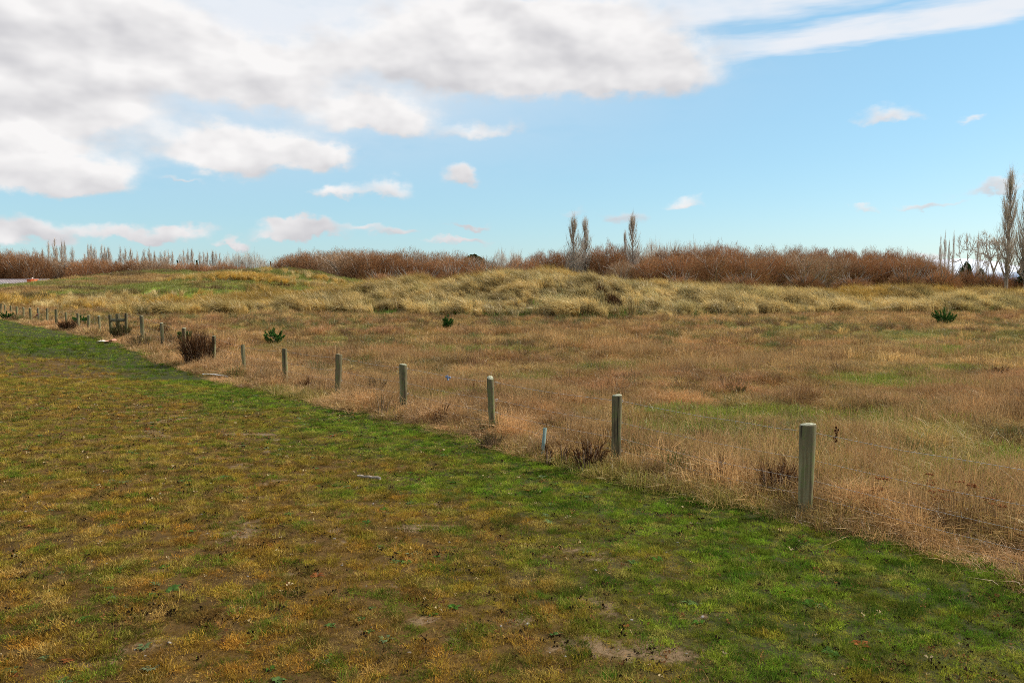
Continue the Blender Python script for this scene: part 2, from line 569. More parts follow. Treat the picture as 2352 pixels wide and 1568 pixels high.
def lawn_bare(x, y):
    d = lawn_d(x, y)
    band_ = np.exp(-((d - 2.6 - 0.6 * (1 - ss(y, 5, 9))) / 1.1) ** 2)
    n1 = fbm(x * 0.8, y * 1.2, 4.2, 4, 13); n2 = fbm(x, y, 3.6, 4, 17)
    return np.clip(ss(n1, 0.58, 0.72) * band_ * 0.7 + ss(n2, 0.67, 0.77) * 0.4, 0, 1) * ss(d, 0.6, 1.4) * (1 - 0.6 * ss(y, 14, 26))


def field_green(x, y):
    g = ss(fbm(x * 0.5, y, 0.42, 5, 21), 0.50, 0.64) * 0.9
    g = np.maximum(g, np.exp(-(((x + 5.6) / 2.6) ** 2 + ((y - 26.2) / 1.1) ** 2) ** 2))
    g = np.maximum(g, 0.9 * np.exp(-(((x - 18) / 9) ** 2 + ((y - 31) / 1.6) ** 2)))
    g = np.maximum(g, 0.5 * np.exp(-(((x - 4.6) / 1.7) ** 2 + ((y - 9.0) / 1.3) ** 2)))
    g = np.maximum(g, 0.7 * np.exp(-(((x + 6) / 5) ** 2 + ((y - 37) / 1.4) ** 2)))
    return g


def hill_green(x, y):
    return ss(fbm(x * 0.6, y * 1.4, 0.14, 4, 31) + 0.10 * ss(y, 84, 100), 0.50, 0.62)


# ------------------------------------------------------------------ ground sheets
def spaced(lo, hi, n, k):
    t = np.linspace(-1, 1, n)
    s = np.sinh(k * t) / math.sinh(k)
    return np.where(s < 0, -s * lo, s * hi)


gx = np.unique(np.concatenate([np.arange(-70, 70.01, 0.55), np.arange(-14, 12, 0.18), 70 + 4 * 1.25 ** np.arange(0, 34), -70 - 4 * 1.25 ** np.arange(0, 34)]))
gy = np.unique(np.concatenate([np.arange(-3, 26, 0.18), np.arange(26, 132, 0.5), 132 + 3 * 1.25 ** np.arange(0, 38), -3 - 3 * 1.3 ** np.arange(0, 22)]))
GX, GY = np.meshgrid(gx, gy)
fx, fy = GX.ravel(), GY.ravel()
fz = height(fx, fy)
ld = lawn_d(fx, fy)
isl = ss(ld, -0.15, 0.15)
lg = lawn_green(fx, fy); lb = lawn_bare(fx, fy)
lawn_c = lerp(lerp(np.tile(SOIL, (len(fx), 1)), np.tile(C((.115, .066, .020)), (len(fx), 1)), fbm(fx, fy, 1.7, 3, 3)), np.tile(C((.038, .042, .013)), (len(fx), 1)), lg)
bare_v = lb * isl
fg = field_green(fx, fy)
field_c = lerp(np.tile(THATCH * 0.75, (len(fx), 1)), np.tile(DGREEN, (len(fx), 1)), fg * 0.7)
hg = hill_green(fx, fy)
hill_c = lerp(np.tile(THATCH * 1.25, (len(fx), 1)), np.tile(GREEN, (len(fx), 1)), hg * 0.8)
far_c = lerp(field_c, hill_c, ss(fy, 52, 66))
far_c = lerp(far_c, np.tile(C((.12, .085, .035)), (len(fx), 1)), ss(fy, 128, 140))
dm = dune_mask(fx, fy)
far_c = lerp(far_c, np.tile(C((.085, .065, .026)), (len(fx), 1)), dm)
gc = lerp(far_c, lawn_c, isl)
nx, ny = len(gx), len(gy)
ii = np.arange(nx * ny).reshape(ny, nx)
Q = np.stack([ii[:-1, :-1], ii[:-1, 1:], ii[1:, 1:], ii[1:, :-1]], -1).reshape(-1, 4)


def soil_mat(name, s1, s2, bump, dirt=False):
    m, nb = new_mat(name)
    c = nb.n('ShaderNodeAttribute', attribute_name='col').outputs['Color']
    pos = nb.n('ShaderNodeNewGeometry').outputs['Position']
    n1 = nb.noise(pos, s1, 6, 0.65); n2 = nb.noise(pos, s2, 4, 0.6)
    if dirt:
        br = nb.n('ShaderNodeAttribute', attribute_name='bare').outputs['Fac']
        n3 = nb.noise(pos, 16.0, 5, 0.65)
        c = nb.mix(nb.step(nb.m('ADD', br, nb.m('MULTIPLY', nb.m('SUBTRACT', n3, 0.5), 1.1)), 0.30, 0.55), c, tuple(DIRT))
    k = nb.m('ADD', nb.m('MULTIPLY', n1, 1.3), nb.m('MULTIPLY', n2, 1.0))
    k = nb.m('MAXIMUM', nb.m('SUBTRACT', k, 0.2), 0.2)
    c = nb.mix(1.0, c, nb.xyz(k, k, k), 'MULTIPLY')
    p = nb.n('ShaderNodeBsdfPrincipled'); p.inputs['Roughness'].default_value = 0.95
    p.inputs['Specular IOR Level'].default_value = 0.1
    nb.put(p.inputs['Base Color'], c)
    bp = nb.n('ShaderNodeBump'); bp.inputs['Strength'].default_value = bump; bp.inputs['Distance'].default_value = 0.03
    nb.put(bp.inputs['Height'], n1); nb.nt.links.new(bp.outputs[0], p.inputs['Normal'])
    finish(nb, p.outputs[0])
    return m


fcl = ld[Q].mean(1) > 0
fcl &= (fy[Q].mean(1) < 90)
fcd = (~fcl) & ((dm[Q].mean(1) > 0.5) | ((fy[Q].mean(1) > 60) & (fy[Q].mean(1) < 132) & (np.abs(fx[Q].mean(1)) < 110)))


def sheet(name, sel, mat):
    q = Q[sel]
    u, inv = np.unique(q.ravel(), return_inverse=True)
    me = mesh_np(name, np.stack([fx[u], fy[u], fz[u]], 1), [inv.reshape(-1, 4)], mat, True, {'col': ('FLOAT_COLOR', gc[u]), 'bare': ('FLOAT', bare_v[u])})
    o = obj(name, me); o['kind'] = 'structure'
    return o


sheet('lawn', fcl, soil_mat('lawn_soil', 9.0, 60.0, 0.8, True))
sheet('dunes', fcd, soil_mat('dune_soil', 0.9, 7.0, 0.5))
sheet('field', ~(fcl | fcd), soil_mat('field_soil', 3.0, 20.0, 0.8))


# ------------------------------------------------------------------ grass
def clump(name, mat, n, r, h, hv, lean, w, curl, seed, bend=(0, 0)):
    g = np.random.default_rng(seed)
    a = g.random(n) * 2 * math.pi; rr = r * np.sqrt(g.random(n))
    P0 = np.stack([rr * np.cos(a), rr * np.sin(a), np.full(n, -0.012)], 1)
    H = h * (1 + hv * (g.random(n) * 2 - 1))
    az_ = a + g.normal(size=n) * 0.9
    ln = np.tan(np.clip(np.abs(g.normal(size=n)) * lean, 0, 1.35))
    hor = np.stack([np.cos(az_) * ln + bend[0], np.sin(az_) * ln + bend[1]], 1)
    L = np.sqrt(1 + (hor ** 2).sum(1))
    up = H / L
    P1 = P0.copy(); P1[:, :2] += hor * (up * 0.45)[:, None]; P1[:, 2] += up * 0.6
    P2 = P0.copy(); P2[:, :2] += hor * (up * (1.0 + curl * g.random(n)))[:, None]
    P2[:, 2] += up * (1.0 - 0.45 * curl * g.random(n))
    P2[:, 2] = np.maximum(P2[:, 2], 0.004)
    A = Acc()
    ribbons(A, P0, P1, P2, w * (0.6 + 0.6 * g.random(n)), w * 0.8, g.random(n), g)
    return obj(name, A.mesh(name, mat), link=False)


def rosette(name, mat, n, r, w, seed):
    g = np.random.default_rng(seed)
    a = np.arange(n) / n * 2 * math.pi + g.normal(size=n) * 0.3
    L = r * (0.6 + 0.5 * g.random(n))
    d = np.stack([np.cos(a), np.sin(a), np.zeros(n)], 1)
    P0 = d * 0.005 + C((0, 0, 0.004)); P1 = d * (L * .6)[:, None] + C((0, 0, 0.016)); P2 = d * L[:, None] + C((0, 0, 0.008))
    A = Acc()
    s = np.stack([-np.sin(a), np.cos(a), np.zeros(n)], 1)
    V = np.stack([P0 - s * w * .2, P0 + s * w * .2, P1 + s * w * .5, P1 - s * w * .5, P2], 1).reshape(-1, 3)
    k = np.arange(n)[:, None] * 5
    A.add(V, [k + np.array([0, 1, 2, 3]), k + np.array([3, 2, 4])], np.repeat(g.random(n), 5))
    return obj(name, A.mesh(name, mat), link=False)


def pebble(name, mat, seed):
    g = np.random.default_rng(seed)
    V = []
    for k, (zz, rr) in enumerate([(-.4, .7), (.1, 1.0), (.5, .6)]):
        for j in range(6):
            t = j / 6 * 2 * math.pi
            q = rr * (0.8 + 0.4 * g.random())
            V.append((q * math.cos(t), q * math.sin(t) * 0.7, zz * 0.6))
    V.append((0, 0, .42)); F = []
    for k in range(2):
        for j in range(6):
            F.append((k * 6 + j, k * 6 + (j + 1) % 6, k * 6 + 6 + (j + 1) % 6, k * 6 + 6 + j))
    T = [(12 + j, 12 + (j + 1) % 6, 18) for j in range(6)]
    A = Acc(); A.add(np.array(V) * 0.5, [np.array(F), np.array(T)])
    return obj(name, A.mesh(name, mat, True), link=False)


def scatter(name, protos, x, y, scl, col, alt, label, cat, tilt_amt=0.12, z=None, zs=None, yaw=None):
    keep = ~is_clear(x, y)
    x, y, scl, col, alt = x[keep], y[keep], scl[keep], col[keep], alt[keep]
    zs = zs if zs is None else zs[keep]
    z = z if z is None else z[keep]
    yaw = yaw if yaw is None else yaw[keep]
    n = len(x)
    z = height(x, y) if z is None else z
    pick = rng.integers(0, len(protos), n)
    rot = np.stack([rng.normal(size=n) * tilt_amt, rng.normal(size=n) * tilt_amt, rng.random(n) * 2 * math.pi if yaw is None else yaw], 1)
    scv = np.stack([scl, scl, scl * (1 if zs is None else zs)], 1)
    me = mesh_np(name, np.stack([x, y, z], 1), [], None, False, {
        'pick': ('INT', pick), 'rot': ('FLOAT_VECTOR', rot), 'scl': ('FLOAT_VECTOR', scv),
        'col': ('FLOAT_COLOR', col), 'alt': ('FLOAT_COLOR', alt)})
    o = obj(name, me)
    coll = bpy.data.collections.new(name + '_blades')
    for p in protos:
        coll.objects.link(p)
    ng = bpy.data.node_groups.new(name + '_growth', 'GeometryNodeTree')
    ng.interface.new_socket('Geometry', in_out='INPUT', socket_type='NodeSocketGeometry')
    ng.interface.new_socket('Geometry', in_out='OUTPUT', socket_type='NodeSocketGeometry')
    N = ng.nodes.new; Lk = ng.links.new
    gi = N('NodeGroupInput'); go = N('NodeGroupOutput')
    ci = N('GeometryNodeCollectionInfo'); ci.inputs['Collection'].default_value = coll
    ci.inputs['Separate Children'].default_value = True; ci.inputs['Reset Children'].default_value = True
    ip = N('GeometryNodeInstanceOnPoints'); ip.inputs['Pick Instance'].default_value = True

    def na(nm, dt):
        q = N('GeometryNodeInputNamedAttribute'); q.data_type = dt; q.inputs['Name'].default_value = nm
        return q.outputs['Attribute']
    e2r = N('FunctionNodeEulerToRotation')
    Lk(na('rot', 'FLOAT_VECTOR'), e2r.inputs[0]); Lk(e2r.outputs[0], ip.inputs['Rotation'])
    Lk(na('scl', 'FLOAT_VECTOR'), ip.inputs['Scale']); Lk(na('pick', 'INT'), ip.inputs['Instance Index'])
    Lk(gi.outputs[0], ip.inputs['Points']); Lk(ci.outputs[0], ip.inputs['Instance']); Lk(ip.outputs[0], go.inputs[0])
    md = o.modifiers.new('growth', 'NODES'); md.node_group = ng
    o['kind'] = 'stuff'
    if label:
        tag(o, label, cat)
    return o


def rand_pts(n, x0, x1, y0, y1):
    return x0 + rng.random(n) * (x1 - x0), y0 + rng.random(n) * (y1 - y0)


def in_view(x, y, m=2.0):
    """a little more than the ground the photograph could show"""
    return (np.abs(x) < 0.64 * y + m)


def T(c, n):
    return np.tile(c, (n, 1))


G_LAWN = leaf_mat('lawn_blades', attr_col=True, transl=0.30, varv=0.7)
G_DRY = leaf_mat('dry_grass_blades', attr_col=True, transl=0.35, varv=0.6, gloss=0.03)
G_DUNE = leaf_mat('dune_grass_blades', attr_col=True, transl=0.30, varv=0.6, gloss=0.04)

# --- lawn
lawn_p = [clump('short_turf', G_LAWN, 48, .050, .024, .6, .95, .0030, .6, 100 + i) for i in range(5)]
tuft_p = [clump('turf_tuft', G_LAWN, 60, .055, .068, .5, .6, .0034, .5, 120 + i) for i in range(4)]
x, y = rand_pts(820000, -20, 8, 1.5, 18)
k = (lawn_d(x, y) > -0.1) & in_view(x, y, 1.0)
k &= rng.random(len(x)) < (0.35 + 0.65 * (1 - ss(y, 6, 14)))
x, y = x[k], y[k]
x2, y2 = rand_pts(60000, -48, -3, 17, 62)
k = (lawn_d(x2, y2) > -0.1) & in_view(x2, y2, 3.0)
x = np.concatenate([x, x2[k]]); y = np.concatenate([y, y2[k]])
lb = np.clip(lawn_bare(x, y) + (fbm(x, y, 7.0, 3, 40) - .5) * .9, 0, 1) * (lawn_bare(x, y) > .05)
gapn = ss(fbm(x, y, 10.0, 3, 42), .53, .62)
k = rng.random(len(x)) > np.clip(lb * 0.85 + 0.90 * gapn * (1 - .8 * lawn_green(x, y)) * (1 - .6 * ss(y, 9, 16)), 0, .96)
x, y, lb = x[k], y[k], lb[k]
n = len(x)
lg = lawn_green(x, y)
f1, f2, f3 = fbm(x, y, 8.0, 3, 41), fbm(x, y, 6.5, 3, 46), fbm(x, y, 10.0, 2, 49)
near_ = 1 - ss(y + (fbm(x, y, .6, 3, 44) - .5) * 5, 4.5, 9.5)
brown = lerp(T(OLIVE, n), T(RUST, n), np.clip(near_ * 0.7 + 0.7 * ss(f1, .48, .68) - .15, 0, 1))
brown = lerp(brown, T(C((.42, .30, .12)), n), 0.65 * ss(f3, .56, .70))
brown = lerp(brown, T(DGREEN * 1.2, n), 0.8 * ss(f2, .56, .68))
brown = lerp(brown, T(C((.12, .07, .03)), n), 0.7 * ss(fbm(x, y, 6.5, 2, 50), .60, .70))
green = lerp(T(GREEN, n), T(YGREEN, n), ss(f1, .42, .66) * 0.85)
green = lerp(green, T(DGREEN, n), ss(f2, .52, .66))
green = lerp(green, T(C((.34, .28, .09)), n), 0.7 * ss(f3, .58, .70))
col = lerp(brown, green, np.clip(lg + (fbm(x, y, 3.0, 2, 52) - .5) * 1.2, 0, 1)) * (0.66 + 0.76 * ss(fbm(x, y, 12.0, 3, 55), .33, .67))[:, None] * (.85 + .3 * rng.random(n))[:, None]
alt = lerp(lerp(T(C((.42, .26, .09)), n), T(C((.26, .24, .06)), n), lg), col, 0.55)
scl = (0.5 + 0.6 * rng.random(n)) * (0.5 + 0.9 * ss(fbm(x, y, 10.0, 3, 45), .3, .75)) * (1 + 0.8 * ss(y, 12, 30))
scatter('lawn_grass', lawn_p, x, y, scl, col, alt, 'short mown grass of the lawn, worn brown near and green by the fence', 'grass', 0.25)
# dead thatch and leaf litter lying flat
thatch_p = [clump('thatch', G_LAWN, 26, .07, .030, .5, 1.5, .0030, .9, 130 + i) for i in range(4)]
x, y = rand_pts(120000, -16, 8, 1.5, 17)
k = (lawn_d(x, y) > 0.1) & in_view(x, y, 1.0) & (rng.random(len(x)) < (.6 - .25 * lawn_green(x, y)) * (1 - .5 * ss(y, 7, 15)))
x, y = x[k], y[k]; n = len(x)
pk = rng.random(n)[:, None]
col = np.where(pk < .25, C((.42, .27, .11)), np.where(pk < .55, C((.12, .062, .024)), np.where(pk < .85, C((.30, .16, .05)), C((.05, .032, .016))))) * (.7 + .6 * rng.random(n))[:, None]
scatter('lawn_thatch', thatch_p, x, y, .5 + .7 * rng.random(n), col, lerp(col, T(C((.46, .32, .15)), n), .35), 'dead brown thatch lying flat between the lawn grass', 'thatch', .1)
# dark flecks stand in for shade between tufts, with some brown and pale leaf scraps
fleck_p = [rosette('leaf_shade_fleck', G_LAWN, 3, .022, .011, 145 + i) for i in range(4)]
x, y = rand_pts(60000, -14, 8, 1.5, 15)
k = (lawn_d(x, y) > 0.2) & in_view(x, y, .6) & (rng.random(len(x)) < .10 + .75 * ss(fbm(x, y, 3.0, 3, 58), .50, .64))
x, y = x[k], y[k]; n = len(x)
pk = rng.random(n)[:, None]
col = np.where(pk < .66, C((.022, .015, .010)), np.where(pk < .93, C((.16, .075, .035)), C((.46, .36, .24))))
scatter('leaf_shade_flecks', fleck_p, x, y, .6 + .9 * rng.random(n) ** 2, col, col * 1.3, 'tiny dark flecks in place of shade between tufts, with brown and pale leaf scraps, over the lawn', 'leaves', .5, z=height(x, y) + .008)
# taller tufts
x, y = rand_pts(150000, -20, 8, 1.5, 30)
k = (lawn_d(x, y) > 0.0) & in_view(x, y, 1.0) & (rng.random(len(x)) < 0.03 + 0.7 * ss(fbm(x, y, 8.0, 3, 51), .57, .70)) & (rng.random(len(x)) > lawn_bare(x, y))
x, y = x[k], y[k]; n = len(x)
lg = lawn_green(x, y)
col = lerp(lerp(T(OLIVE * 1.1, n), T(RUST, n), ss(fbm(x, y, 2.2, 2, 53), .4, .65)), T(DGREEN * 1.1, n), np.clip(lg * .75 + ss(fbm(x, y, 2.4, 2, 54), .52, .64) * .9, 0, 1)) * (0.4 + 0.9 * ss(fbm(x, y, 6.0, 2, 56), .35, .65))[:, None]
alt = lerp(T(C((.42, .30, .11)), n), T(C((.20, .24, .05)), n), lg)
scatter('turf_tufts', tuft_p, x, y, (0.45 + 0.5 * rng.random(n) ** 2) * (1 + 0.5 * ss(y, 12, 25)), col, alt, 'small grass tufts standing above the worn lawn', 'grass', 0.2)
# flat weeds
weed_p = [rosette('flat_weed', G_LAWN, 9, .055, .022, 140 + i) for i in range(3)]
x, y = rand_pts(9000, -12, 7, 1.5, 16)
k = (lawn_d(x, y) > 0.4) & in_view(x, y, .6) & (rng.random(len(x)) < 0.05 + 0.6 * ss(fbm(x, y, 1.4, 3, 57), .55, .68))
x, y = x[k], y[k]; n = len(x)
wc = lerp(T(C((.05, .12, .02)), n), T(C((.17, .19, .13)), n), rng.random(n) ** 3)
red = rng.random(n) < 0.07
wc[red] = C((.24, .085, .035))
scatter('flat_weeds', weed_p, x, y, 0.5 + 0.7 * rng.random(n), wc, wc * 1.2, 'flat leafy weeds and clover scattered through the lawn', 'weed', 0.1)
# pebbles on the bare soil
PEB = plain_mat('pebble_stone', (.30, .28, .26), 0.8, col2=(.20, .18, .165), scale=30)
peb_p = [pebble('pebble', PEB, 150 + i) for i in range(4)]
x, y = rand_pts(40000, -10, 7, 1.5, 14)
k = (rng.random(len(x)) < 0.30 * lawn_bare(x, y) + 0.006) & (lawn_d(x, y) > .3) & in_view(x, y, .6)
x, y = x[k], y[k]; n = len(x)
scatter('pebbles', peb_p, x, y, .010 + .028 * rng.random(n) ** 3, T(DIRT, n), T(DIRT, n), 'small grey stones lying on the bare soil of the lawn', 'stones', 0.2)

# --- dry grass of the field
dry_p = [clump('dry_grass', G_DRY, 56, .13, .185, .5, .68, .0040, 1.0, 160 + i, (-.12, -.05)) for i in range(6)]
stalk_p = [clump('dry_stalks', G_DRY, 26, .17, .34, .4, .26, .0034, .35, 180 + i, (-.10, 0)) for i in range(4)]
low_p = [clump('field_turf', G_DRY, 60, .15, .13, .5, .6, .0050, .7, 190 + i) for i in range(4)]
far_p = [clump('dry_grass_far', G_DRY, 60, .24, .20, .5, .5, .0065, .8, 200 + i, (-.12, 0)) for i in range(5)]


def field_cols(x, y):
    n = len(x)
    g = field_green(x, y)
    a = fbm(x * .6, y, .35, 4, 61); c_ = fbm(x, y, 1.4, 3, 62); p = fbm(x * .5, y, .18, 3, 63)
    base = lerp(T(TAN, n), T(PINK, n), ss(a, .40, .62))
    base = lerp(base, T(BROWN, n), 0.9 * ss(c_, .46, .62))
    base = lerp(base, T(C((.28, .24, .09)), n), 0.55 * ss(fbm(x, y, 1.1, 3, 69), .56, .66))
    base = lerp(base, T(STRAW, n), 0.65 * ss(p, .50, .68))
    strip = np.exp(-((lawn_d(x, y) + 0.7) / 1.0) ** 2)
    base = lerp(base, T(C((.540, .330, .180)), n), 0.8 * strip)
    g = g * (1 - strip)
    col = lerp(base, T(C((.20, .20, .05)), n), g * 0.8) * (0.48 + 0.85 * ss(fbm(x, y, 2.4, 3, 70), .34, .66))[:, None] * (.82 + .36 * rng.random(n))[:, None]
    alt = lerp(lerp(T(C((.66, .43, .18)), n), T(C((.20, .105, .042)), n), rng.random(n) ** 2), T(C((.13, .19, .03)), n), g * .8)
    alt = lerp(alt, col, .4)
    return col, alt, g


x, y = rand_pts(90000, -16, 18, 3.5, 21)
k = (lawn_d(x, y) < 0.12) & in_view(x, y, 2.0)
x, y = x[k], y[k]
edge_d = lawn_d(x, y)
k = rng.random(len(x)) < np.where(edge_d > -0.25, 0.6, 1.0) * (0.35 + 0.65 * (1 - 0.8 * field_green(x, y)))
x, y, edge_d = x[k], y[k], edge_d[k]
col, alt, g = field_cols(x, y)
hgt = (0.30 + 1.15 * ss(fbm(x, y, 1.6, 3, 64), .42, .64)) * (0.4 + 0.6 * ss(-edge_d, -0.15, 0.6)) * (1 - 0.35 * g) * (0.7 + 0.6 * rng.random(len(x))) * (.72 + .33 * np.exp(-((edge_d + .6) / .9) ** 2))
scatter('dry_grass', dry_p, x, y, 0.75 + 0.5 * rng.random(len(x)), col, alt, 'tan dry grass along the fence and in the near field', 'grass', 0.14, zs=hgt)
x, y = rand_pts(50000, -16, 18, 4, 24)
k = (lawn_d(x, y) < -0.6) & in_view(x, y, 2.0) & (rng.random(len(x)) < 0.015 + 0.5 * ss(fbm(x * .7, y, .5, 3, 66) + .05 * ss(x - y * .15, 0, 4), .55, .67))
x, y = x[k], y[k]; n = len(x)
col = lerp(T(C((.36, .20, .10)), n), T(C((.50, .33, .17)), n), rng.random(n)) * (0.75 + 0.4 * rng.random(n))[:, None]
scatter('dry_stalks', stalk_p, x, y, 0.7 + 0.5 * rng.random(n), col, col * .7, 'reddish brown dead seed stalks rising above the field grass', 'grass', 0.08)
x, y = rand_pts(52000, -18, 20, 4, 26)
k = (lawn_d(x, y) < 0.1) & in_view(x, y, 2.0) & (rng.random(len(x)) < 0.25 + 0.75 * field_green(x, y))
x, y = x[k], y[k]; n = len(x)
g = field_green(x, y) * (1 - np.exp(-((lawn_d(x, y) + 0.7) / 1.0) ** 2))
col = lerp(T(C((.30, .20, .08)), n), lerp(T(GREEN * .85, n), T(YGREEN * .85, n), rng.random(n)), np.clip(g + .25 * (rng.random(n) < .3), 0, 1)) * (0.75 + 0.5 * rng.random(n))[:, None]
scatter('field_turf', low_p, x, y, 0.7 + 0.6 * rng.random(n), col, lerp(T(STRAW, n), col, .4), 'low green grass in patches between the dry grass', 'grass', 0.15)
# pale lodged straw beyond the nearest wire bay
mat_p = [clump('lodged_straw', G_DRY, 60, .16, .40, .4, 1.6, .0050, .6, 196 + i) for i in range(4)]
x, y = rand_pts(3000, 2.2, 8.5, 5.2, 11.0)
k = (lawn_d(x, y) < -0.75) & (rng.random(len(x)) < ss(fbm(x, y, .7, 3, 65), .36, .58))
x, y = x[k], y[k]; n = len(x)
col = lerp(T(C((.64, .44, .20)), n), T(C((.42, .29, .12)), n), rng.random(n)) * (.7 + .5 * rng.random(n))[:, None]
scatter('lodged_straw', mat_p, x, y, .55 + .5 * rng.random(n), col, lerp(col, T(C((.20, .22, .05)), n), .5), 'pale straw lying flat beyond the wires right of the nearest post', 'grass', .15, zs=.4 + .3 * rng.random(n))
# middle distance
x, y = rand_pts(120000, -62, 46, 19, 66)
k = (lawn_d(x, y) < 0.1) & in_view(x, y, 4.0) & (dune_mask(x, y) < 0.35) & (rng.random(len(x)) < 0.85 - 0.35 * ss(y, 30, 55))
x, y = x[k], y[k]; n = len(x)
col, alt, g = field_cols(x, y)
rough_ = ss(-lawn_d(x, y), 0, 1.2)
scatter('field_grass', far_p, x, y, 0.8 + 0.5 * rng.random(n) + .3 * ss(y, 30, 60), col, alt, 'brown and green grass of the field as far as the dunes', 'grass', 0.15,
        zs=(0.25 + 1.35 * ss(fbm(x * .8, y, 1.1, 4, 67), .42, .66)) * (1 - .55 * g) * (0.5 + .5 * rough_))

# bigger tussocks through the field
tus_p = [clump('field_tussock', G_DRY, 130, .14, .30, .4, .62, .0060, 1.0, 210 + i) for i in range(4)]
x, y = rand_pts(40000, -40, 34, 6, 52)
k = (lawn_d(x, y) < -0.4) & in_view(x, y, 3.0) & (dune_mask(x, y) < .3) & (rng.random(len(x)) < .05 + .50 * ss(fbm(x, y, .9, 3, 68), .53, .66))
x, y = x[k], y[k]; n = len(x)
pk = rng.random(n)[:, None]
col = np.where(pk < .35, C((.17, .095, .05)), np.where(pk < .6, C((.11, .13, .04)), np.where(pk < .8, C((.50, .33, .13)), C((.36, .21, .10))))) * (.7 + .6 * rng.random(n))[:, None]
scatter('field_tussocks', tus_p, x, y, (.45 + .75 * rng.random(n) ** 1.5) * (1 + .3 * ss(y, 25, 50)), col, lerp(col, T(STRAW, n), .18), 'darker and yellower grass tussocks dotted over the field', 'grass', .2)

# --- dune grass
mar_p = [clump('dune_grass', G_DUNE, 120, .20, .95, .30, .30, .016, .9, 220 + i, (-.30, -.06)) for i in range(6)]
x, y = rand_pts(90000, -30, 50, 42, 76)
dmk = dune_mask(x, y)
gap = ss(fbm(x, y * .8, .42, 3, 71), .55, .66)
gully = np.exp(-(((x - (6.55 + .10 * (y - 52) * -1.0)) / .42) ** 2)) * ss(y, 46.5, 48) * (1 - ss(y, 58, 60))
patch = ss(fbm(x * .7, y * .7, .30, 3, 78) + 0.12 * (1 - ss(dune_t(x, y), 0, .35)), .60, .70)
k = (rng.random(len(x)) < dmk * 0.20 * (1 - .85 * gap) * (1 - .93 * gully) * (1 - .55 * patch)) & in_view(x, y, 4)
x, y = x[k], y[k]; n = len(x)
m1 = fbm(x, y, .30, 3, 73); m2 = fbm(x, y, .9, 3, 74)
crest = ss(dune_t(x, y), .60, 1.0)
left_o = 1 - ss(x, -14, -3)
col = lerp(T(MARRAM, n), T(OCHRE, n), np.clip(.85 * crest + .55 * left_o + .4 * ss(m1, .55, .7), 0, 1))
col = lerp(col, T(SAGE, n), .55 * ss(m2, .52, .7) * (1 - .6 * crest)) * (0.42 + 0.75 * ss(fbm(x, y * .9, 1.0, 3, 77), .32, .66))[:, None] * (.8 + .4 * rng.random(n))[:, None]
alt = lerp(T(C((.64, .50, .25)), n), T(C((.36, .24, .065)), n), np.clip(crest + .4 * left_o, 0, 1))
scatter('dune_grass', mar_p, x, y, (0.75 + 0.4 * rng.random(n)) * (0.62 + .55 * ss(fbm(x, y * .8, .55, 3, 75), .28, .72)), col, alt, 'long pale dune grass covering the sand ridge across the field', 'grass', 0.16,
        yaw=rng.normal(size=n) * 0.6 + (fbm(x, y, .2, 2, 76) - .5) * 3)
# low herbs in the dune gaps
x, y = rand_pts(30000, -28, 46, 43, 74)
dmk = dune_mask(x, y)
k = (rng.random(len(x)) < dmk * .30 * ss(fbm(x * .7, y * .7, .30, 3, 78) + 0.12 * (1 - ss(dune_t(x, y), 0, .35)), .55, .70)) & in_view(x, y, 4)
x, y = x[k], y[k]; n = len(x)
col = lerp(T(DGREEN * 1.3, n), T(C((.20, .13, .06)), n), ss(fbm(x, y, .5, 2, 79), .42, .6)) * (0.7 + .6 * rng.random(n))[:, None]
scatter('dune_herbs', low_p[:2] + far_p[:2], x, y, 1.3 + .8 * rng.random(n), col, col * 1.2, 'low green and brown herbs in gaps of the dune grass', 'herbs', .2)

# --- hill grass at the left and ground behind the ridge
hill_p = [clump('hill_grass', G_DRY, 70, .42, .17, .6, .5, .014, .7, 240 + i, (-.1, 0)) for i in range(4)]
x, y = rand_pts(90000, -92, 62, 60, 126)
k = (dune_mask(x, y) < .4) & in_view(x, y, 5) & (rng.random(len(x)) < np.where(x < -8, .62, .28))
x, y = x[k], y[k]; n = len(x)
hg = hill_green(x, y); a = fbm(x * .5, y, .14, 4, 81); q = fbm(x * .6, y, .5, 3, 82)
col = lerp(T(C((.36, .225, .10)), n), T(C((.24, .15, .08)), n), ss(a, .4, .6))
col = lerp(col, T(C((.50, .39, .15)), n), .6 * ss(q, .58, .70))
col = lerp(col, T(C((.15, .20, .035)), n), .85 * hg)
col = lerp(col, T(C((.11, .070, .035)), n), .9 * ss(fbm(x * .45, y, .40, 3, 83), .54, .64)) * (.75 + .45 * rng.random(n))[:, None]
big = 1 + 1.3 * ss(fbm(x, y, .35, 2, 84), .58, .7)
scatter('hill_grass', hill_p, x, y, .8 + .5 * rng.random(n), col, lerp(col, T(STRAW, n), .35), 'short brown and green grass over the low hill on the left', 'grass', .15, zs=big)
# ochre tussocks at the foot of the hill
x, y = rand_pts(26000, -60, -18, 52, 96)
tus = np.exp(-(((x + 40) / 13) ** 2 + ((y - 64) / 3.6) ** 2)) + .9 * np.exp(-(((x + 26) / 6) ** 2 + ((y - 84) / 3.) ** 2)) + .7 * np.exp(-(((x + 25) / 5) ** 2 + ((y - 97) / 5.) ** 2))
k = (rng.random(len(x)) < .30 * tus * (.4 + 1.2 * ss(fbm(x, y, .3, 3, 86), .4, .6))) & in_view(x, y, 4)
x, y = x[k], y[k]; n = len(x)
col = lerp(T(OCHRE * 1.1, n), T(MARRAM * .9, n), ss(fbm(x, y, .3, 2, 87), .4, .6)) * (.7 + .5 * rng.random(n))[:, None]
scatter('tussock_grass', mar_p, x, y, .55 + .4 * rng.random(n), col, col * 1.2, 'ochre tussock grass at the foot of the left hill', 'grass', .15)

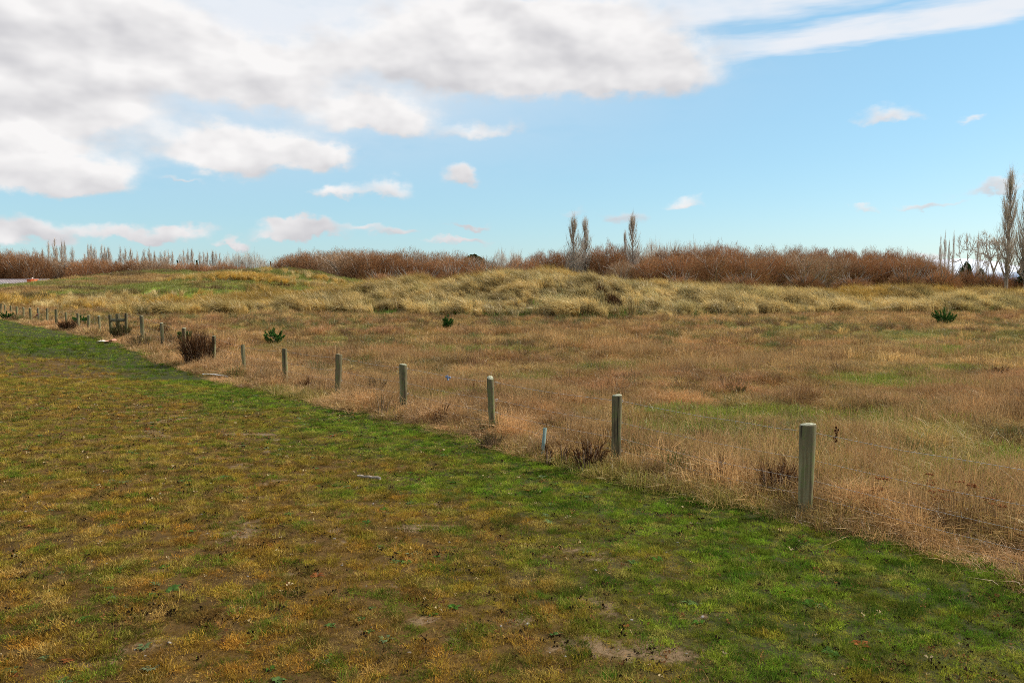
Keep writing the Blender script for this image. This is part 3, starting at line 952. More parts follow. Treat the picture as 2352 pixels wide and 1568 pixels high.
# ------------------------------------------------------------------ wire fence
C = np.array
WOOD, nb = new_mat('weathered_post_wood')
tco = nb.n('ShaderNodeTexCoord').outputs['Object']
oi = nb.n('ShaderNodeObjectInfo').outputs['Random']
off = nb.v('ADD', tco, nb.xyz(nb.m('MULTIPLY', oi, 31.0), nb.m('MULTIPLY', oi, 17.0), 0.0))
grain = nb.noise(nb.v('MULTIPLY', off, (1, 1, 0.06)), 55.0, 5, 0.65)
blot = nb.noise(nb.v('MULTIPLY', off, (1, 1, 0.45)), 9.0, 4, 0.6)
lich = nb.noise(nb.v('ADD', off, (5, 2, 1)), 14.0, 5, 0.65)
wc = nb.mix(grain, (.070, .054, .026), (.250, .210, .115))
wc = nb.mix(nb.step(blot, .52, .68, 0, .75), wc, (.075, .062, .040))
wc = nb.mix(nb.step(lich, .46, .60, 0, .7), wc, (.120, .145, .050))
streak = nb.noise(nb.v('MULTIPLY', off, (1, 1, 0.05)), 15.0, 3, 0.6)
wc = nb.mix(nb.step(streak, .50, .60, 0, .7), wc, (.25, .225, .125))
wc = nb.mix(nb.step(streak, .40, .46, .75, 0), wc, (.06, .045, .027))
hz = nb.sep(tco)[2]
wc = nb.mix(nb.step(nb.m('ADD', hz, nb.m('MULTIPLY', nb.m('SUBTRACT', streak, .5), 1.2)), .52, .80, 0, .6), wc, (.075, .060, .034))
crack = nb.noise(nb.v('MULTIPLY', off, (1, 1, 0.035)), 26.0, 2, 0.5)
wc = nb.mix(nb.step(crack, .34, .38, .85, 0), wc, (.025, .02, .014))
wp = nb.n('ShaderNodeBsdfPrincipled'); wp.inputs['Roughness'].default_value = .9
wp.inputs['Specular IOR Level'].default_value = .15
nb.put(wp.inputs['Base Color'], wc)
bp = nb.n('ShaderNodeBump'); bp.inputs['Strength'].default_value = .6; bp.inputs['Distance'].default_value = .006
nb.put(bp.inputs['Height'], grain); nb.nt.links.new(bp.outputs[0], wp.inputs['Normal'])
finish(nb, wp.outputs[0])
WOOD_TOP = plain_mat('lichen_on_post_top', (.42, .44, .30), .95, scale=60, col2=(.13, .12, .085), bump=.5)
WIRE = plain_mat('galvanised_wire', (.26, .26, .26), .7, metal=.1, scale=20, col2=(.17, .165, .16))


def post_mesh(h, rt, rb, seed, lean=0.0):
    g = np.random.default_rng(seed)
    sides = 16
    a = np.arange(sides) / sides * 2 * math.pi
    lob = 1 + .05 * np.cos(a * 2 + g.random() * 6) + .035 * np.cos(a * 3 + g.random() * 6) + .012 * g.normal(size=sides)
    zs_ = np.array([-.35, .02, .25 * h, .5 * h, .75 * h, h - .012, h])
    V = []
    for i, z in enumerate(zs_):
        t = np.clip(z / h, 0, 1)
        r = (rb + (rt - rb) * t) * (1.0 if i < 6 else .93) * (1 + .012 * g.normal())
        V.append(np.stack([r * lob * np.cos(a) + lean * z, r * lob * np.sin(a), np.full(sides, z) + (0 if i < 5 else (.006 + .014 * (seed % 4 == 1)) * np.cos(a + seed))], 1))
    V = np.concatenate(V)
    F = [(i * sides + j, i * sides + (j + 1) % sides, (i + 1) * sides + (j + 1) % sides, (i + 1) * sides + j) for i in range(len(zs_) - 1) for j in range(sides)]
    top = (len(zs_) - 1) * sides
    V = np.vstack([V, [(lean * h, 0, h + .004)]])
    Tt = [(top + j, top + (j + 1) % sides, len(V) - 1) for j in range(sides)]
    me = mesh_np('post', V, [np.array(F), np.array(Tt)], WOOD, True)
    me.materials.append(WOOD_TOP)
    mi = np.zeros(len(F) + len(Tt), np.int32); mi[len(F):] = 1
    me.polygons.foreach_set('material_index', mi)
    return me


def fence_pt(px):
    u = (px - 1176) / F_PX / (math.cos(PITCH) + 0.04 * math.sin(PITCH))
    ys = np.linspace(4.2, 75, 20000)
    i = np.argmin(np.abs(fence_x(ys) - u * ys))
    return float(fence_x(ys[i])), float(ys[i])


POSTS = [(-24, 694), (2.1, 697), (11.5, 700), (25.5, 702), (38, 703.5), (53, 706), (70, 707), (88, 707), (107, 707.5), (128, 710.5), (152, 717), (178.6, 719.5),
         (202, 724), (227, 725), (254, 722.5), (269, 720.5), (287, 719), (326, 725), (371.5, 741.5), (419, 753.5), (488, 771), (558, 792),
         (652.5, 800.5), (773, 813.5), (925, 836.5), (1131, 867), (1418, 907), (1860, 974)]
fence = empty('wire_fence', (0, 7, 0))
tag(fence, 'wire fence on weathered round timber posts, running along the lawn edge', 'fence')
fence_pts = []
for i, (px, pt_) in enumerate(POSTS):
    X, Y = fence_pt(px)
    ztop = at(px, pt_, Y)[2]
    z0 = gz(X, Y)
    h = ztop - z0
    big = 1.35 if px == 269 else 1.0
    w = {1860: .073, 1418: .053, 1131: .049, 925: .063, 773: .061, 652.5: .057, 558: .046, 488: .05, 419: .062}.get(px, .055 * (1 + .12 * math.sin(i * 2.3))) * big
    o = obj('post', post_mesh(h, w, w * (.82 if px == 1860 else .92), 300 + i, .01 if px == 1860 else .04 * math.sin(i * 1.7)), fence)
    o.location = (X, Y - 7, z0)
    fence_pts.append((X, Y, z0, h))
# the next post, just right of the view, carries the wire on
X, Y = float(fence_x(5.02)), 5.02
z0 = gz(X, Y)
o = obj('post', post_mesh(.80, .072, .065, 340), fence); o.location = (X, Y - 7, z0)
fence_pts.append((X, Y, z0, .80))
gW = np.random.default_rng(5)
for s, fr in enumerate((.905, .60, .375, .20, .07)):
    A = Acc()
    pts = []
    nrm = np.array([.79, .58])
    for (X, Y, z0, h) in fence_pts:
        pts.append((X + .068 * nrm[0], Y + .068 * nrm[1], z0 + h * fr))
    pts = np.array(pts)
    for i in range(len(pts) - 1):
        a_, c_ = pts[i], pts[i + 1]
        t = np.linspace(0, 1, 7)[:, None]
        q = a_ + (c_ - a_) * t
        q[:, 2] -= .02 * np.sin(t[:, 0] * math.pi) + (.004 * gW.normal(size=7) if s == 0 else 0)
        far_ = q[0, 1]
        tube(A, q, .0014 if s != 0 else .0019, 3, cap=False)
        if s in (0, 1, 2) and far_ < 18:
            L = np.linalg.norm(c_ - a_)
            for kk in range(int(L / .12)):
                p = a_ + (c_ - a_) * (kk + .5) / int(L / .12)
                p = p - np.array([0, 0, .02 * math.sin((kk + .5) / int(L / .12) * math.pi)])
                d = gW.normal(size=3); d /= np.linalg.norm(d)
                tube(A, [p - d * .013, p + d * .013], [.0013, .0013], 3, cap=False)
    o = obj('wire', A.mesh('wire', WIRE), fence); o.location = (0, -7, 0)
# staples hold the strands on the nearest posts
posts_ = [c_ for c_ in fence.children if c_.name.split('.')[0] == 'post']
for po_, (X, Y, z0, h) in list(zip(posts_, fence_pts))[-7:]:
    for fr in (.905, .60, .375, .20):
        A = Acc(); p = C((.062, .045, h * fr))
        tube(A, [p + np.array([-.03, -.02, .012]), p + np.array([.012, .008, .010]), p + np.array([.012, .008, -.010]), p + np.array([-.03, -.02, -.012])], .0022, 4)
        obj('staple', A.mesh('staple', WIRE), po_)
# brace rail of the strainer assembly
pa, pc = fence_pts[14], fence_pts[16]
A = Acc()
za, zc_ = at(254, 735, pa[1])[2], at(287, 735, pc[1])[2]
tube(A, [(pa[0], pa[1] - 7, za), ((pa[0] + pc[0]) / 2, (pa[1] + pc[1]) / 2 - 7, (za + zc_) / 2 - .01), (pc[0], pc[1] - 7, zc_)], [.062, .066, .06], 10)
obj('rail', A.mesh('rail', WOOD, True), fence)
# blue wire strainer on the top wire
BLUE = plain_mat('blue_plastic', (.13, .17, .27), .6)
p3, p4 = fence_pts[24], fence_pts[25]
t = .50
q = [p3[i] + (p4[i] - p3[i]) * t for i in range(3)]
zz = p3[2] + p3[3] * .905 + (p4[2] + p4[3] * .905 - p3[2] - p3[3] * .905) * t - .02
A = Acc()
dv = np.array([p4[0] - p3[0], p4[1] - p3[1], 0]); dv /= np.linalg.norm(dv)
cpt = np.array([q[0] + .054, q[1] + .04 - 7, zz - .012])
tube(A, [cpt - dv * .06, cpt - dv * .05, cpt - dv * .015, cpt + dv * .015, cpt + dv * .05, cpt + dv * .06], [.008, .018, .010, .010, .019, .008], 8)
tube(A, [cpt - dv * .02 + C((0, 0, .03)), cpt + C((0, 0, -.045))], [.012, .016], 6)
obj('wire_strainer', A.mesh('wire_strainer', BLUE), fence)

# ------------------------------------------------------------------ trees
BARK_PALE = plain_mat('pale_bark', (.46, .40, .34), .9, scale=6, col2=(.30, .24, .19), stretch=(1, 1, .3))
BARK_DARK = plain_mat('grey_bark', (.26, .215, .18), .9, scale=6, col2=(.16, .13, .10), stretch=(1, 1, .3))
TW_WILLOW = leaf_mat('willow_twigs', (.26, .140, .072), (.42, .215, .100), .12, .7, obj_var=.40)
TW_GREYWILLOW = leaf_mat('grey_willow_twigs', (.30, .190, .110), (.42, .27, .160), .12, .6, obj_var=.25)
TW_POPLAR = leaf_mat('poplar_twigs', (.46, .37, .30), (.58, .49, .40), .12, .5, obj_var=.25)
TW_GREY = leaf_mat('grey_twigs', (.48, .40, .32), (.60, .51, .42), .12, .5, obj_var=.25)
NEEDLE = leaf_mat('dark_needles', (.018, .040, .014), (.040, .075, .022), .10, .5, obj_var=.3)
PINE = leaf_mat('young_pine_needles', (.028, .085, .020), (.065, .140, .028), .20, .5, obj_var=.3)


def bez(p0, p1, p2, n=6):
    t = np.linspace(0, 1, n)[:, None]
    return (1 - t) ** 2 * p0 + 2 * t * (1 - t) * p1 + t * t * p2


def measured(A, B, bmat, tmat):
    P = np.concatenate(B.V)
    return A.mesh('trunk', bmat, True), B.mesh('crown', tmat), float(np.percentile(P[:, 2], 99.7)), float(np.percentile(P[:, 0], 99) - np.percentile(P[:, 0], 1))


def dome_tree(seed, W, H, limbs, twigs, tmat, bmat, low=.06, tw=.022, tl=.85, upness=.40, inner=.30):
    g = np.random.default_rng(seed)
    A = Acc(); B = Acc()
    ph = g.random(4) * 6.28

    def lobe(a, e):
        return 1 + .06 * np.cos(2 * a + ph[0]) + .05 * np.cos(3 * a + ph[1]) + .06 * np.cos(5 * a + 3 * e + ph[2]) + .05 * np.cos(7 * a - 5 * e + ph[3])
    for i in range(limbs):
        a = i / limbs * 6.28 + g.normal() * .35; e = .35 + g.random() * 1.1
        rr = .90 * lobe(a, e)
        end = np.array([rr * W / 2 * math.cos(e) * math.cos(a), rr * W / 2 * math.cos(e) * math.sin(a), H * (low + .9 * (1 - low) * (.25 + .75 * math.sin(e)) * rr)])
        st = np.array([g.normal() * .25, g.normal() * .25, -.2])
        mid = np.array([end[0] * .35, end[1] * .35, end[2] * .62])
        pth = bez(st, mid, end, 6)
        tube(A, pth, np.linspace(.13 + .07 * g.random(), .045, 6), 5, cap=False)
        for k_ in range(5):
            t = .35 + .6 * g.random(); p = bez(st, mid, end, 41)[int(t * 40)]
            out = np.array([p[0], p[1], 0]) / (np.linalg.norm(p[:2]) + .1)
            d = out * .6 + np.array([0, 0, .9]) + g.normal(size=3) * .4
            d /= np.linalg.norm(d); L = 1.2 + 1.4 * g.random()
            tube(A, bez(p, p + d * L * .5, p + (d + C((0, 0, .25))) * L, 4), [.045, .035, .025, .012], 4, cap=False)
    n = twigs
    a = g.random(n) * 6.283; se = g.random(n) ** .8; e = np.arcsin(np.clip(se * .99, 0, 1))
    r = (inner + (1 - inner) * g.random(n) ** .33) * lobe(a, e)
    tip = np.stack([r * W / 2 * np.cos(e) * np.cos(a), r * W / 2 * np.cos(e) * np.sin(a), H * (low + (1 - low) * np.sin(e) * r)], 1)
    out = np.stack([np.cos(a) * np.cos(e), np.sin(a) * np.cos(e), np.sin(e)], 1)
    d = tip - C((0, 0, -.15 * H)); d /= np.linalg.norm(d, axis=1)[:, None]
    d = d + out * .15 + C((0, 0, upness * .5)) + g.normal(size=(n, 3)) * .20
    d /= np.linalg.norm(d, axis=1)[:, None]
    L = tl * (.6 + .8 * g.random(n))
    foot = tip - d * L[:, None]; foot[:, 2] = np.maximum(foot[:, 2], .05)
    mid = (foot + tip) / 2 + g.normal(size=(n, 3)) * .10 - out * .06
    ribbons(B, foot, mid, tip, tw, tw * .8, g.random(n), g)
    return measured(A, B, bmat, tmat)


def poplar_tree(seed, H, W, branches, twigs, tmat, bmat, tw=.035):
    g = np.random.default_rng(seed)
    A = Acc(); B = Acc()
    wob = np.cumsum(g.normal(size=(9, 2)) * .05 * H / 15, axis=0)
    zt = np.linspace(-.3, H * .97, 9)
    tube(A, np.column_stack([wob, zt]), np.linspace(.26, .02, 9) * H / 15, 6, cap=False)
    env = lambda t: W / 2 * np.interp(t, [.08, .2, .4, .6, .8, .93, 1.0], [.30, .72, 1.0, .92, .62, .30, .05])
    ph = g.random(3) * 6.28
    # tips grouped on steep branches
    P0 = []; P2 = []; Lb = []
    for i in range(branches):
        t0 = .07 + .76 * g.random() ** 1.25; a = g.random() * 6.28
        L = (.16 + .16 * g.random()) * H * (1 - .45 * t0)
        t1 = min(t0 + L / H, 1.0)
        rr = env(np.array([t1]))[0] * (.55 + .55 * g.random()) * (1 + .18 * math.cos(2 * a + ph[0] + t1 * 5))
        s = np.array([np.interp(t0 * H, zt, wob[:, 0]), np.interp(t0 * H, zt, wob[:, 1]), t0 * H])
        e = np.array([s[0] + rr * math.cos(a), s[1] + rr * math.sin(a), t1 * H])
        m = np.array([s[0] + rr * .75 * math.cos(a), s[1] + rr * .75 * math.sin(a), (t0 + (t1 - t0) * .35) * H])
        q = bez(s, m, e, 6)
        tube(A, q, np.linspace(.055, .012, 6) * H / 15, 4, cap=False)
        Lb.append(q)
    Lb = np.array(Lb)
    n = twigs
    bi = g.integers(0, branches, n); tt = .25 + .75 * g.random(n)
    k0 = np.clip((tt * 5).astype(int), 0, 4); f = (tt * 5 - k0)[:, None]
    foot = Lb[bi, k0] * (1 - f) + Lb[bi, k0 + 1] * f
    d = g.normal(size=(n, 3)) * .28 + C((0, 0, 1.0)); d /= np.linalg.norm(d, axis=1)[:, None]
    L = (.055 + .06 * g.random(n)) * H
    tip = foot + d * L[:, None]
    ribbons(B, foot, (foot + tip) / 2 + g.normal(size=(n, 3)) * .05, tip, tw, tw * .75, g.random(n), g)
    return measured(A, B, bmat, tmat)


def spread_tree(seed, H, W, tmat, bmat, stems=1, tw=.03):
    g = np.random.default_rng(seed)
    A = Acc(); B = Acc(); tips = []

    def grow(p, d, L, r, lev):
        e = p + d * L
        m = p + d * L * .5 + g.normal(size=3) * L * .07
        tube(A, bez(p, m, e, 4), np.linspace(r, r * .62, 4), 5 if lev < 2 else 4, cap=False)
        if lev >= 4:
            tips.append((e, d)); return
        for i in range(3 if lev < 3 else 4):
            nd = d * .75 + g.normal(size=3) * .42 + C((0, 0, .16))
            nd /= np.linalg.norm(nd)
            grow(p + d * L * (.72 + .28 * g.random()) if i else e, nd, L * (.62 + .16 * g.random()), r * .60, lev + 1)
    for s in range(stems):
        d = C((g.normal() * .22, g.normal() * .22, 1.0)); d /= np.linalg.norm(d)
        grow(C((g.normal() * .3, g.normal() * .3, -.2)), d, 3.2, .22, 0)
    E_ = np.array([t[0] for t in tips]); Dd = np.array([t[1] for t in tips])
    rep = 7
    foot = np.repeat(E_, rep, 0); d = np.repeat(Dd, rep, 0) * .8 + g.normal(size=(len(foot), 3)) * .42 + C((0, 0, .15))
    d /= np.linalg.norm(d, axis=1)[:, None]
    foot = foot - d * .2
    tip = foot + d * (.5 + .6 * g.random(len(foot)))[:, None]
    ribbons(B, foot, (foot + tip) / 2 + g.normal(size=foot.shape) * .05, tip, tw, tw * .7, g.random(len(foot)), g)
    mA, mB = A.mesh('trunk', bmat, True), B.mesh('crown', tmat)
    allz = np.concatenate(B.V); hz_ = allz[:, 2].max(); wz = np.ptp(allz[:, 0])
    return mA, mB, hz_, wz


def conifer(seed, H, W, n, dome=False):
    g = np.random.default_rng(seed)
    A = Acc(); B = Acc()
    tube(A, [(0, 0, -.3), (0, 0, H * .5), (0, 0, H * .95)], [.25, .15, .02], 6, cap=False)
    t = g.random(n) ** .8
    env = (np.sqrt(np.clip(1 - t ** 2, 0, 1)) if dome else (1 - t) ** .75 * (.75 + .25 * np.cos(t * 34)))
    a = g.random(n) * 6.28
    r = W / 2 * env * (.45 + .55 * g.random(n) ** .5) * (1 + .12 * np.cos(3 * a + t * 9))
    tip = np.stack([r * np.cos(a), r * np.sin(a), H * (.06 + .94 * t)], 1)
    d = np.stack([np.cos(a), np.sin(a), np.full(n, .25)], 1) + g.normal(size=(n, 3)) * .3
    foot = tip - d * (W * .10)
    ribbons(B, foot, (foot + tip) / 2, tip, W * .035, W * .04, g.random(n), g)
    return A.mesh('trunk', BARK_DARK, True), B.mesh('crown', NEEDLE), H, W


WILLOW = [dome_tree(400 + i, 10, 9, 14 + i % 3, 19000, TW_WILLOW, BARK_PALE) for i in range(5)]
GWILLOW = [dome_tree(410 + i, 9, 9.5, 9, 9500, TW_GREYWILLOW, BARK_PALE, low=.18) for i in range(3)]
GREYD = [dome_tree(420 + i, 8, 10, 8, 3000, TW_GREY, BARK_PALE, low=.3, tl=1.4, upness=1.0) for i in range(3)]
SHRUB = [dome_tree(430 + i, 7, 3.6, 9, 6000, TW_WILLOW, BARK_DARK, low=.02, tl=1.0) for i in range(3)]
POPLAR = [poplar_tree(440 + i, 15, 3.2, 62, 1300, TW_POPLAR, BARK_PALE) for i in range(4)]
BIGPOP = [poplar_tree(450 + i, 17, 3.6, 130, 2900, TW_POPLAR, BARK_DARK, .022) for i in range(2)]
SPREAD = [spread_tree(460 + i, 9, 7, TW_GREY, BARK_PALE, 1 + i % 2) for i in range(3)]
CONIF = [conifer(470, 8, 4.5, 2600), conifer(471, 8, 5, 2600)]
EDOME = [conifer(475, 5, 8, 3200, True)]

ORD = ['first', 'second', 'third', 'fourth', 'fifth', 'sixth', 'seventh', 'eighth', 'ninth', 'tenth', 'eleventh', 'twelfth', 'thirteenth', 'fourteenth',
       'fifteenth', 'sixteenth', 'seventeenth', 'eighteenth', 'nineteenth', 'twentieth']
ORD += ['twenty-' + q for q in ORD[:9]] + ['thirtieth'] + ['thirty-' + q for q in ORD[:9]] + ['fortieth'] + ['forty-' + q for q in ORD[:9]]
_tn = 0


def plant_tree(name, var, px, top, wpx, Y, label, cat='tree', group=None, base=None):
    """stand a tree at bearing px and distance Y, its top reaching elevation `top`"""
    global _tn
    _tn += 1
    mA, mB, H0, W0 = var[_tn % len(var)]
    X = at(px, 640, Y)[0]
    z0 = gz(X, Y) if base is None else base
    zt = at(px, top, Y)[2]
    sz = (zt - z0) / H0
    sx = wpx / F_PX * Y / W0
    o = empty(name, (X, Y, z0), random.random() * 6.28, (sx, sx, sz))
    tag(o, label, cat, group)
    obj('trunk', mA, o); obj('crown', mB, o)
    return o


def row(name, var, specs, Y, fmt, group, jit=4.0):
    for i, (px, top, w) in enumerate(specs):
        plant_tree(name, var, px, top + (random.uniform(-3, 6) if 'willow' in name else 0), w, Y + random.uniform(-jit, jit), fmt.format(ORD[i]), group=group)


# left grove in front of the far poplars
row('willow_tree', WILLOW + GWILLOW[:2], [(-34, 570, 105), (2, 575, 90), (40, 578, 93), (76, 577, 90), (112, 588, 87), (146, 593, 90), (182, 596, 84), (215, 594, 90), (252, 599, 81), (285, 597, 93),
    (318, 592, 105), (352, 593, 90), (385, 600, 84), (418, 602, 84), (452, 600, 90), (482, 607, 66), (514, 597, 69), (548, 610, 66)], 190,
    'russet bare willow in the low left grove, {} from the left edge', 'willows of the left grove')
# far row of poplars on the left
pp = [(1, 564), (84, 578), (99, 570), (115, 553), (129, 547), (144, 552), (151, 553), (168, 567), (196, 582), (205, 558), (212, 561), (219, 566), (236, 562), (243, 565), (250, 567), (256, 579),
      (278, 566), (289, 569), (302, 570), (316, 577), (333, 573), (345, 569), (357, 577), (371, 578), (381, 575), (388, 575), (397, 577), (415, 582), (423, 574), (433, 571), (443, 571), (459, 579), (469, 578), (477, 577),
      (489, 575), (497, 577), (506, 581)]
row('poplar_tree', POPLAR, [(px, top - 1, 14 + 3 * math.sin(i * 1.9)) for i, (px, top) in enumerate(pp)], 300,
    'small bare poplar in the distant left row, {} from the left edge', 'distant poplar row on the left', 6)
row('bare_tree', GREYD, [(524, 582, 34), (545, 577, 34), (567, 575, 36), (588, 579, 34), (604, 590, 26)], 240,
    'pale grey bare tree at the right end of the poplar row, {} of five', 'pale trees ending the poplar row')
for px, top, w, lb_ in [(622, 601, 13, 'small dark conifer standing in the gap between the two willow groves'), (268, 600, 12, 'small dark conifer behind the left grove, the leftmost one'),
                        (408, 598, 12, 'small dark conifer behind the left grove, middle one of three'), (453, 598, 16, 'wider dark conifer behind the left grove, near the pale trees')]:
    plant_tree('conifer_tree', CONIF, px, top, w, 230, lb_)
# middle grove
row('willow_tree', GWILLOW, [(672, 583, 129), (722, 574, 138), (776, 571, 135), (826, 573, 132), (880, 575, 132), (934, 573, 120), (986, 573, 126), (1036, 576, 114)], 168,
    'tall brown bare willow along the back of the middle grove, {} from its left end', 'back willows of the middle grove')
row('willow_tree', WILLOW + GWILLOW[:2], [(652, 594, 84), (690, 580, 120), (740, 575, 126), (794, 574, 129), (846, 576, 126), (898, 582, 120), (950, 589, 114), (1000, 589, 114), (1050, 590, 120), (1100, 590, 108)], 150,
    'russet willow in the front of the middle grove, {} from its left end', 'front willows of the middle grove')
row('willow_shrub', SHRUB, [(880, 622, 90), (960, 616, 100), (1040, 612, 90), (1120, 602, 100), (1180, 606, 90)], 128,
    'low rounded willow shrub behind the central dune, {} from the left', 'willow shrubs behind the dune', 3)
plant_tree('evergreen_tree', EDOME, 1088, 587, 96, 185, 'dark green rounded evergreen rising above the middle grove')
plant_tree('bare_tree', GREYD, 1150, 571, 40, 160, 'pale thin bare tree just right of the dark evergreen')
plant_tree('bare_tree', GREYD, 1184, 573, 44, 165, 'pale thin bare tree left of the hill top, nearer the poplars')
row('willow_tree', WILLOW + GWILLOW[:2], [(1205, 588, 105), (1252, 578, 111), (1302, 578, 114), (1352, 574, 105), (1392, 562, 126), (1436, 566, 105), (1478, 578, 111)], 152,
    'russet willow behind the twin poplars, {} from the left', 'willows about the twin poplars')
# poplars above the dune
plant_tree('poplar_tree', BIGPOP, 1318, 491, 34, 145, 'tall bare poplar above the dune, left one of the close pair')
plant_tree('poplar_tree', BIGPOP, 1342, 497, 31, 147, 'tall bare poplar above the dune, right one of the close pair')
plant_tree('poplar_tree', BIGPOP, 1453, 486, 30, 146, 'lone tall bare poplar standing right of the close pair')
plant_tree('poplar_tree', BIGPOP, 1434, 528, 14, 150, 'short thin bare poplar just left of the lone tall one')
row('bare_tree', GREYD, [(1500, 549, 62), (1545, 552, 60), (1590, 553, 60), (1632, 556, 56), (1680, 560, 50)], 235,
    'pale grey tree rising behind the right willows, {} from the left', 'pale trees behind the right willows')
# right grove
row('willow_tree', WILLOW + GWILLOW[:2], [(1540, 566, 144), (1604, 563, 138), (1664, 562, 138), (1724, 567, 135), (1790, 564, 141), (1850, 566, 138), (1910, 570, 135), (1968, 569, 132), (2026, 568, 129), (2078, 574, 114), (2124, 587, 105)], 160,
    'tall russet willow at the back of the right grove, {} from its left end', 'back willows of the right grove')
row('willow_tree', WILLOW + GWILLOW[:2], [(1430, 596, 90), (1500, 588, 126), (1566, 584, 135), (1640, 586, 138), (1708, 590, 132), (1776, 584, 138), (1842, 582, 141), (1906, 588, 132), (1972, 590, 129), (2036, 590, 120), (2094, 596, 114), (2146, 607, 90)], 138,
    'rounded russet willow at the front of the right grove, {} from its left end', 'front willows of the right grove')
row('willow_shrub', SHRUB, [(1560, 628, 90), (1700, 630, 90), (1850, 628, 90), (1960, 630, 90), (2080, 624, 90), (2160, 616, 90), (2222, 618, 86), (2276, 627, 80), (2330, 632, 80)], 118,
    'low willow shrub along the foot of the right grove, {} from the left', 'shrubs at the foot of the right grove', 3)
# far right group
plant_tree('poplar_tree', POPLAR, 2158, 541, 9, 190, 'slim far right poplar, left one of a close pair')
plant_tree('poplar_tree', POPLAR, 2168, 532, 10, 191, 'slim far right poplar, right one of a close pair')
plant_tree('poplar_tree', POPLAR, 2177, 550, 7, 195, 'very thin short poplar between the close pair and the forked tree')
plant_tree('poplar_tree', POPLAR, 2188, 529, 8, 193, 'thin pole-like poplar touching the forked pale tree')
plant_tree('bare_tree', SPREAD, 2214, 529, 62, 175, 'pale forked bare tree with a spreading crown at the far right')
plant_tree('poplar_tree', POPLAR, 2244, 534, 13, 192, 'thin poplar just right of the pale forked tree')
plant_tree('bare_tree', SPREAD, 2288, 521, 84, 150, 'broad pale bare tree under the tall right poplar')
plant_tree('bare_tree', SPREAD, 2128, 578, 40, 230, 'small faint bare tree left of the slim poplars')
plant_tree('bare_tree', SPREAD, 2262, 572, 40, 215, 'small faint bare tree between the forked and the broad one')
plant_tree('conifer_tree', EDOME, 2219, 603, 34, 200, 'dark rounded conifer at the foot of the forked pale tree')
plant_tree('conifer_tree', EDOME, 2252, 618, 30, 205, 'low dark conifer right of the forked tree')
plant_tree('conifer_tree', CONIF, 2350, 552, 44, 118, 'tall dark conifer at the right edge')
plant_tree('poplar_tree', BIGPOP, 2312, 383, 42, 112, 'tallest bare poplar, near the right edge')
plant_tree('poplar_tree', BIGPOP, 2354, 372, 42, 108, 'tall bare poplar cut off by the right edge')

# snow hills far beyond the right grove
MTN, nb = new_mat('snow_hills')
pos = nb.n('ShaderNodeNewGeometry').outputs['Position']
nf = nb.noise(nb.v('MULTIPLY', pos, (.004, .004, .012)), 1.0, 5, .6)
pz = nb.sep(pos)[2]
snow = nb.step(nb.m('ADD', pz, nb.m('MULTIPLY', nb.m('SUBTRACT', nf, .5), 260.0)), 60, 130)
mc = nb.mix(snow, (.20, .25, .35), (.62, .66, .74))  # rock and snow colours with the blue haze of distance mixed in
dd = nb.n('ShaderNodeBsdfDiffuse'); nb.put(dd.inputs['Color'], mc); finish(nb, dd.outputs[0])
mx_, my_ = np.meshgrid(np.linspace(2500, 9500, 90), np.linspace(9000, 11500, 30))
prof = 290 * np.exp(-((mx_ - 5300) / 1900) ** 2) * (0.55 + .9 * fbm(mx_, my_, .0011, 4, 91)) * np.sin(np.clip((my_ - 9000) / 2500, 0, 1) * math.pi) ** .7 - 8
iq = np.arange(mx_.size).reshape(mx_.shape)
mq = np.stack([iq[:-1, :-1], iq[:-1, 1:], iq[1:, 1:], iq[1:, :-1]], -1).reshape(-1, 4)
o = obj('mountains', mesh_np('mountains', np.stack([mx_.ravel(), my_.ravel(), prof.ravel()], 1), [mq], MTN, True)); o['kind'] = 'structure'

# ------------------------------------------------------------------ shed and things behind the left hill
ROOFM = plain_mat('shed_roof_iron', (.25, .20, .20), .6, scale=3, col2=(.31, .26, .26))
WALLM = plain_mat('shed_wall', (.30, .28, .26), .8)
ORANGE = plain_mat('orange_paint', (.62, .12, .025), .55, scale=4, col2=(.55, .10, .02))
WHITE = plain_mat('white_paint', (.78, .77, .74), .6)
SY = 148.0
xr, _, zr = at(86, 641, SY); zl = at(30, 657, SY)[2]
sg = gz(xr - 8, SY)
shed = empty('shed', (xr - 9, SY, sg))
tag(shed, 'long low shed with a grey-mauve roof behind the left hill', 'shed')
A = Acc(); box(A, (0, 3.6, (zl - sg) / 2 - .15), (17.4, 6.6, zl - sg - .1 + .3)); obj('wall', A.mesh('wall', WALLM), shed)
A = Acc()
rw = 18.0; rise = zr - zl
for k_ in range(36):          # ribbed iron sheets, both slopes
    x0 = -rw / 2 + k_ * .5
    for (x_a, x_b, dz_) in ((x0, x0 + .44, 0.0), (x0 + .44, x0 + .5, .05)):
        A.add([(x_a, 0, zl - sg + dz_), (x_b, 0, zl - sg + dz_), (x_b, 3.7, zr - sg + dz_), (x_a, 3.7, zr - sg + dz_), (x_b, 7.4, zl - sg + dz_), (x_a, 7.4, zl - sg + dz_)],
              [np.array([(0, 1, 2, 3), (3, 2, 4, 5)])])
roof = obj('roof', A.mesh('roof', ROOFM), shed)
A = Acc(); box(A, (0, 3.7, zr - sg + .06), (rw, .3, .08)); obj('ridge_cap', A.mesh('ridge_cap', ROOFM), roof)
x0, _, zt = at(66, 641.5, 140); x1 = at(83, 641.5, 140)[0]
og = gz((x0 + x1) / 2, 140)
ob = empty('site_cabinet', ((x0 + x1) / 2, 140, og)); tag(ob, 'orange box with a white globe on top beside the shed roof', 'cabinet')
A = Acc(); box(A, (0, 0, (zt - og) / 2), (x1 - x0, 1.2, zt - og)); cb = obj('body', A.mesh('body', ORANGE), ob)
A = Acc(); box(A, (.12, -.615, (zt - og) * .5), (.7, .03, (zt - og) * .9)); obj('door', A.mesh('door', ORANGE), ob)
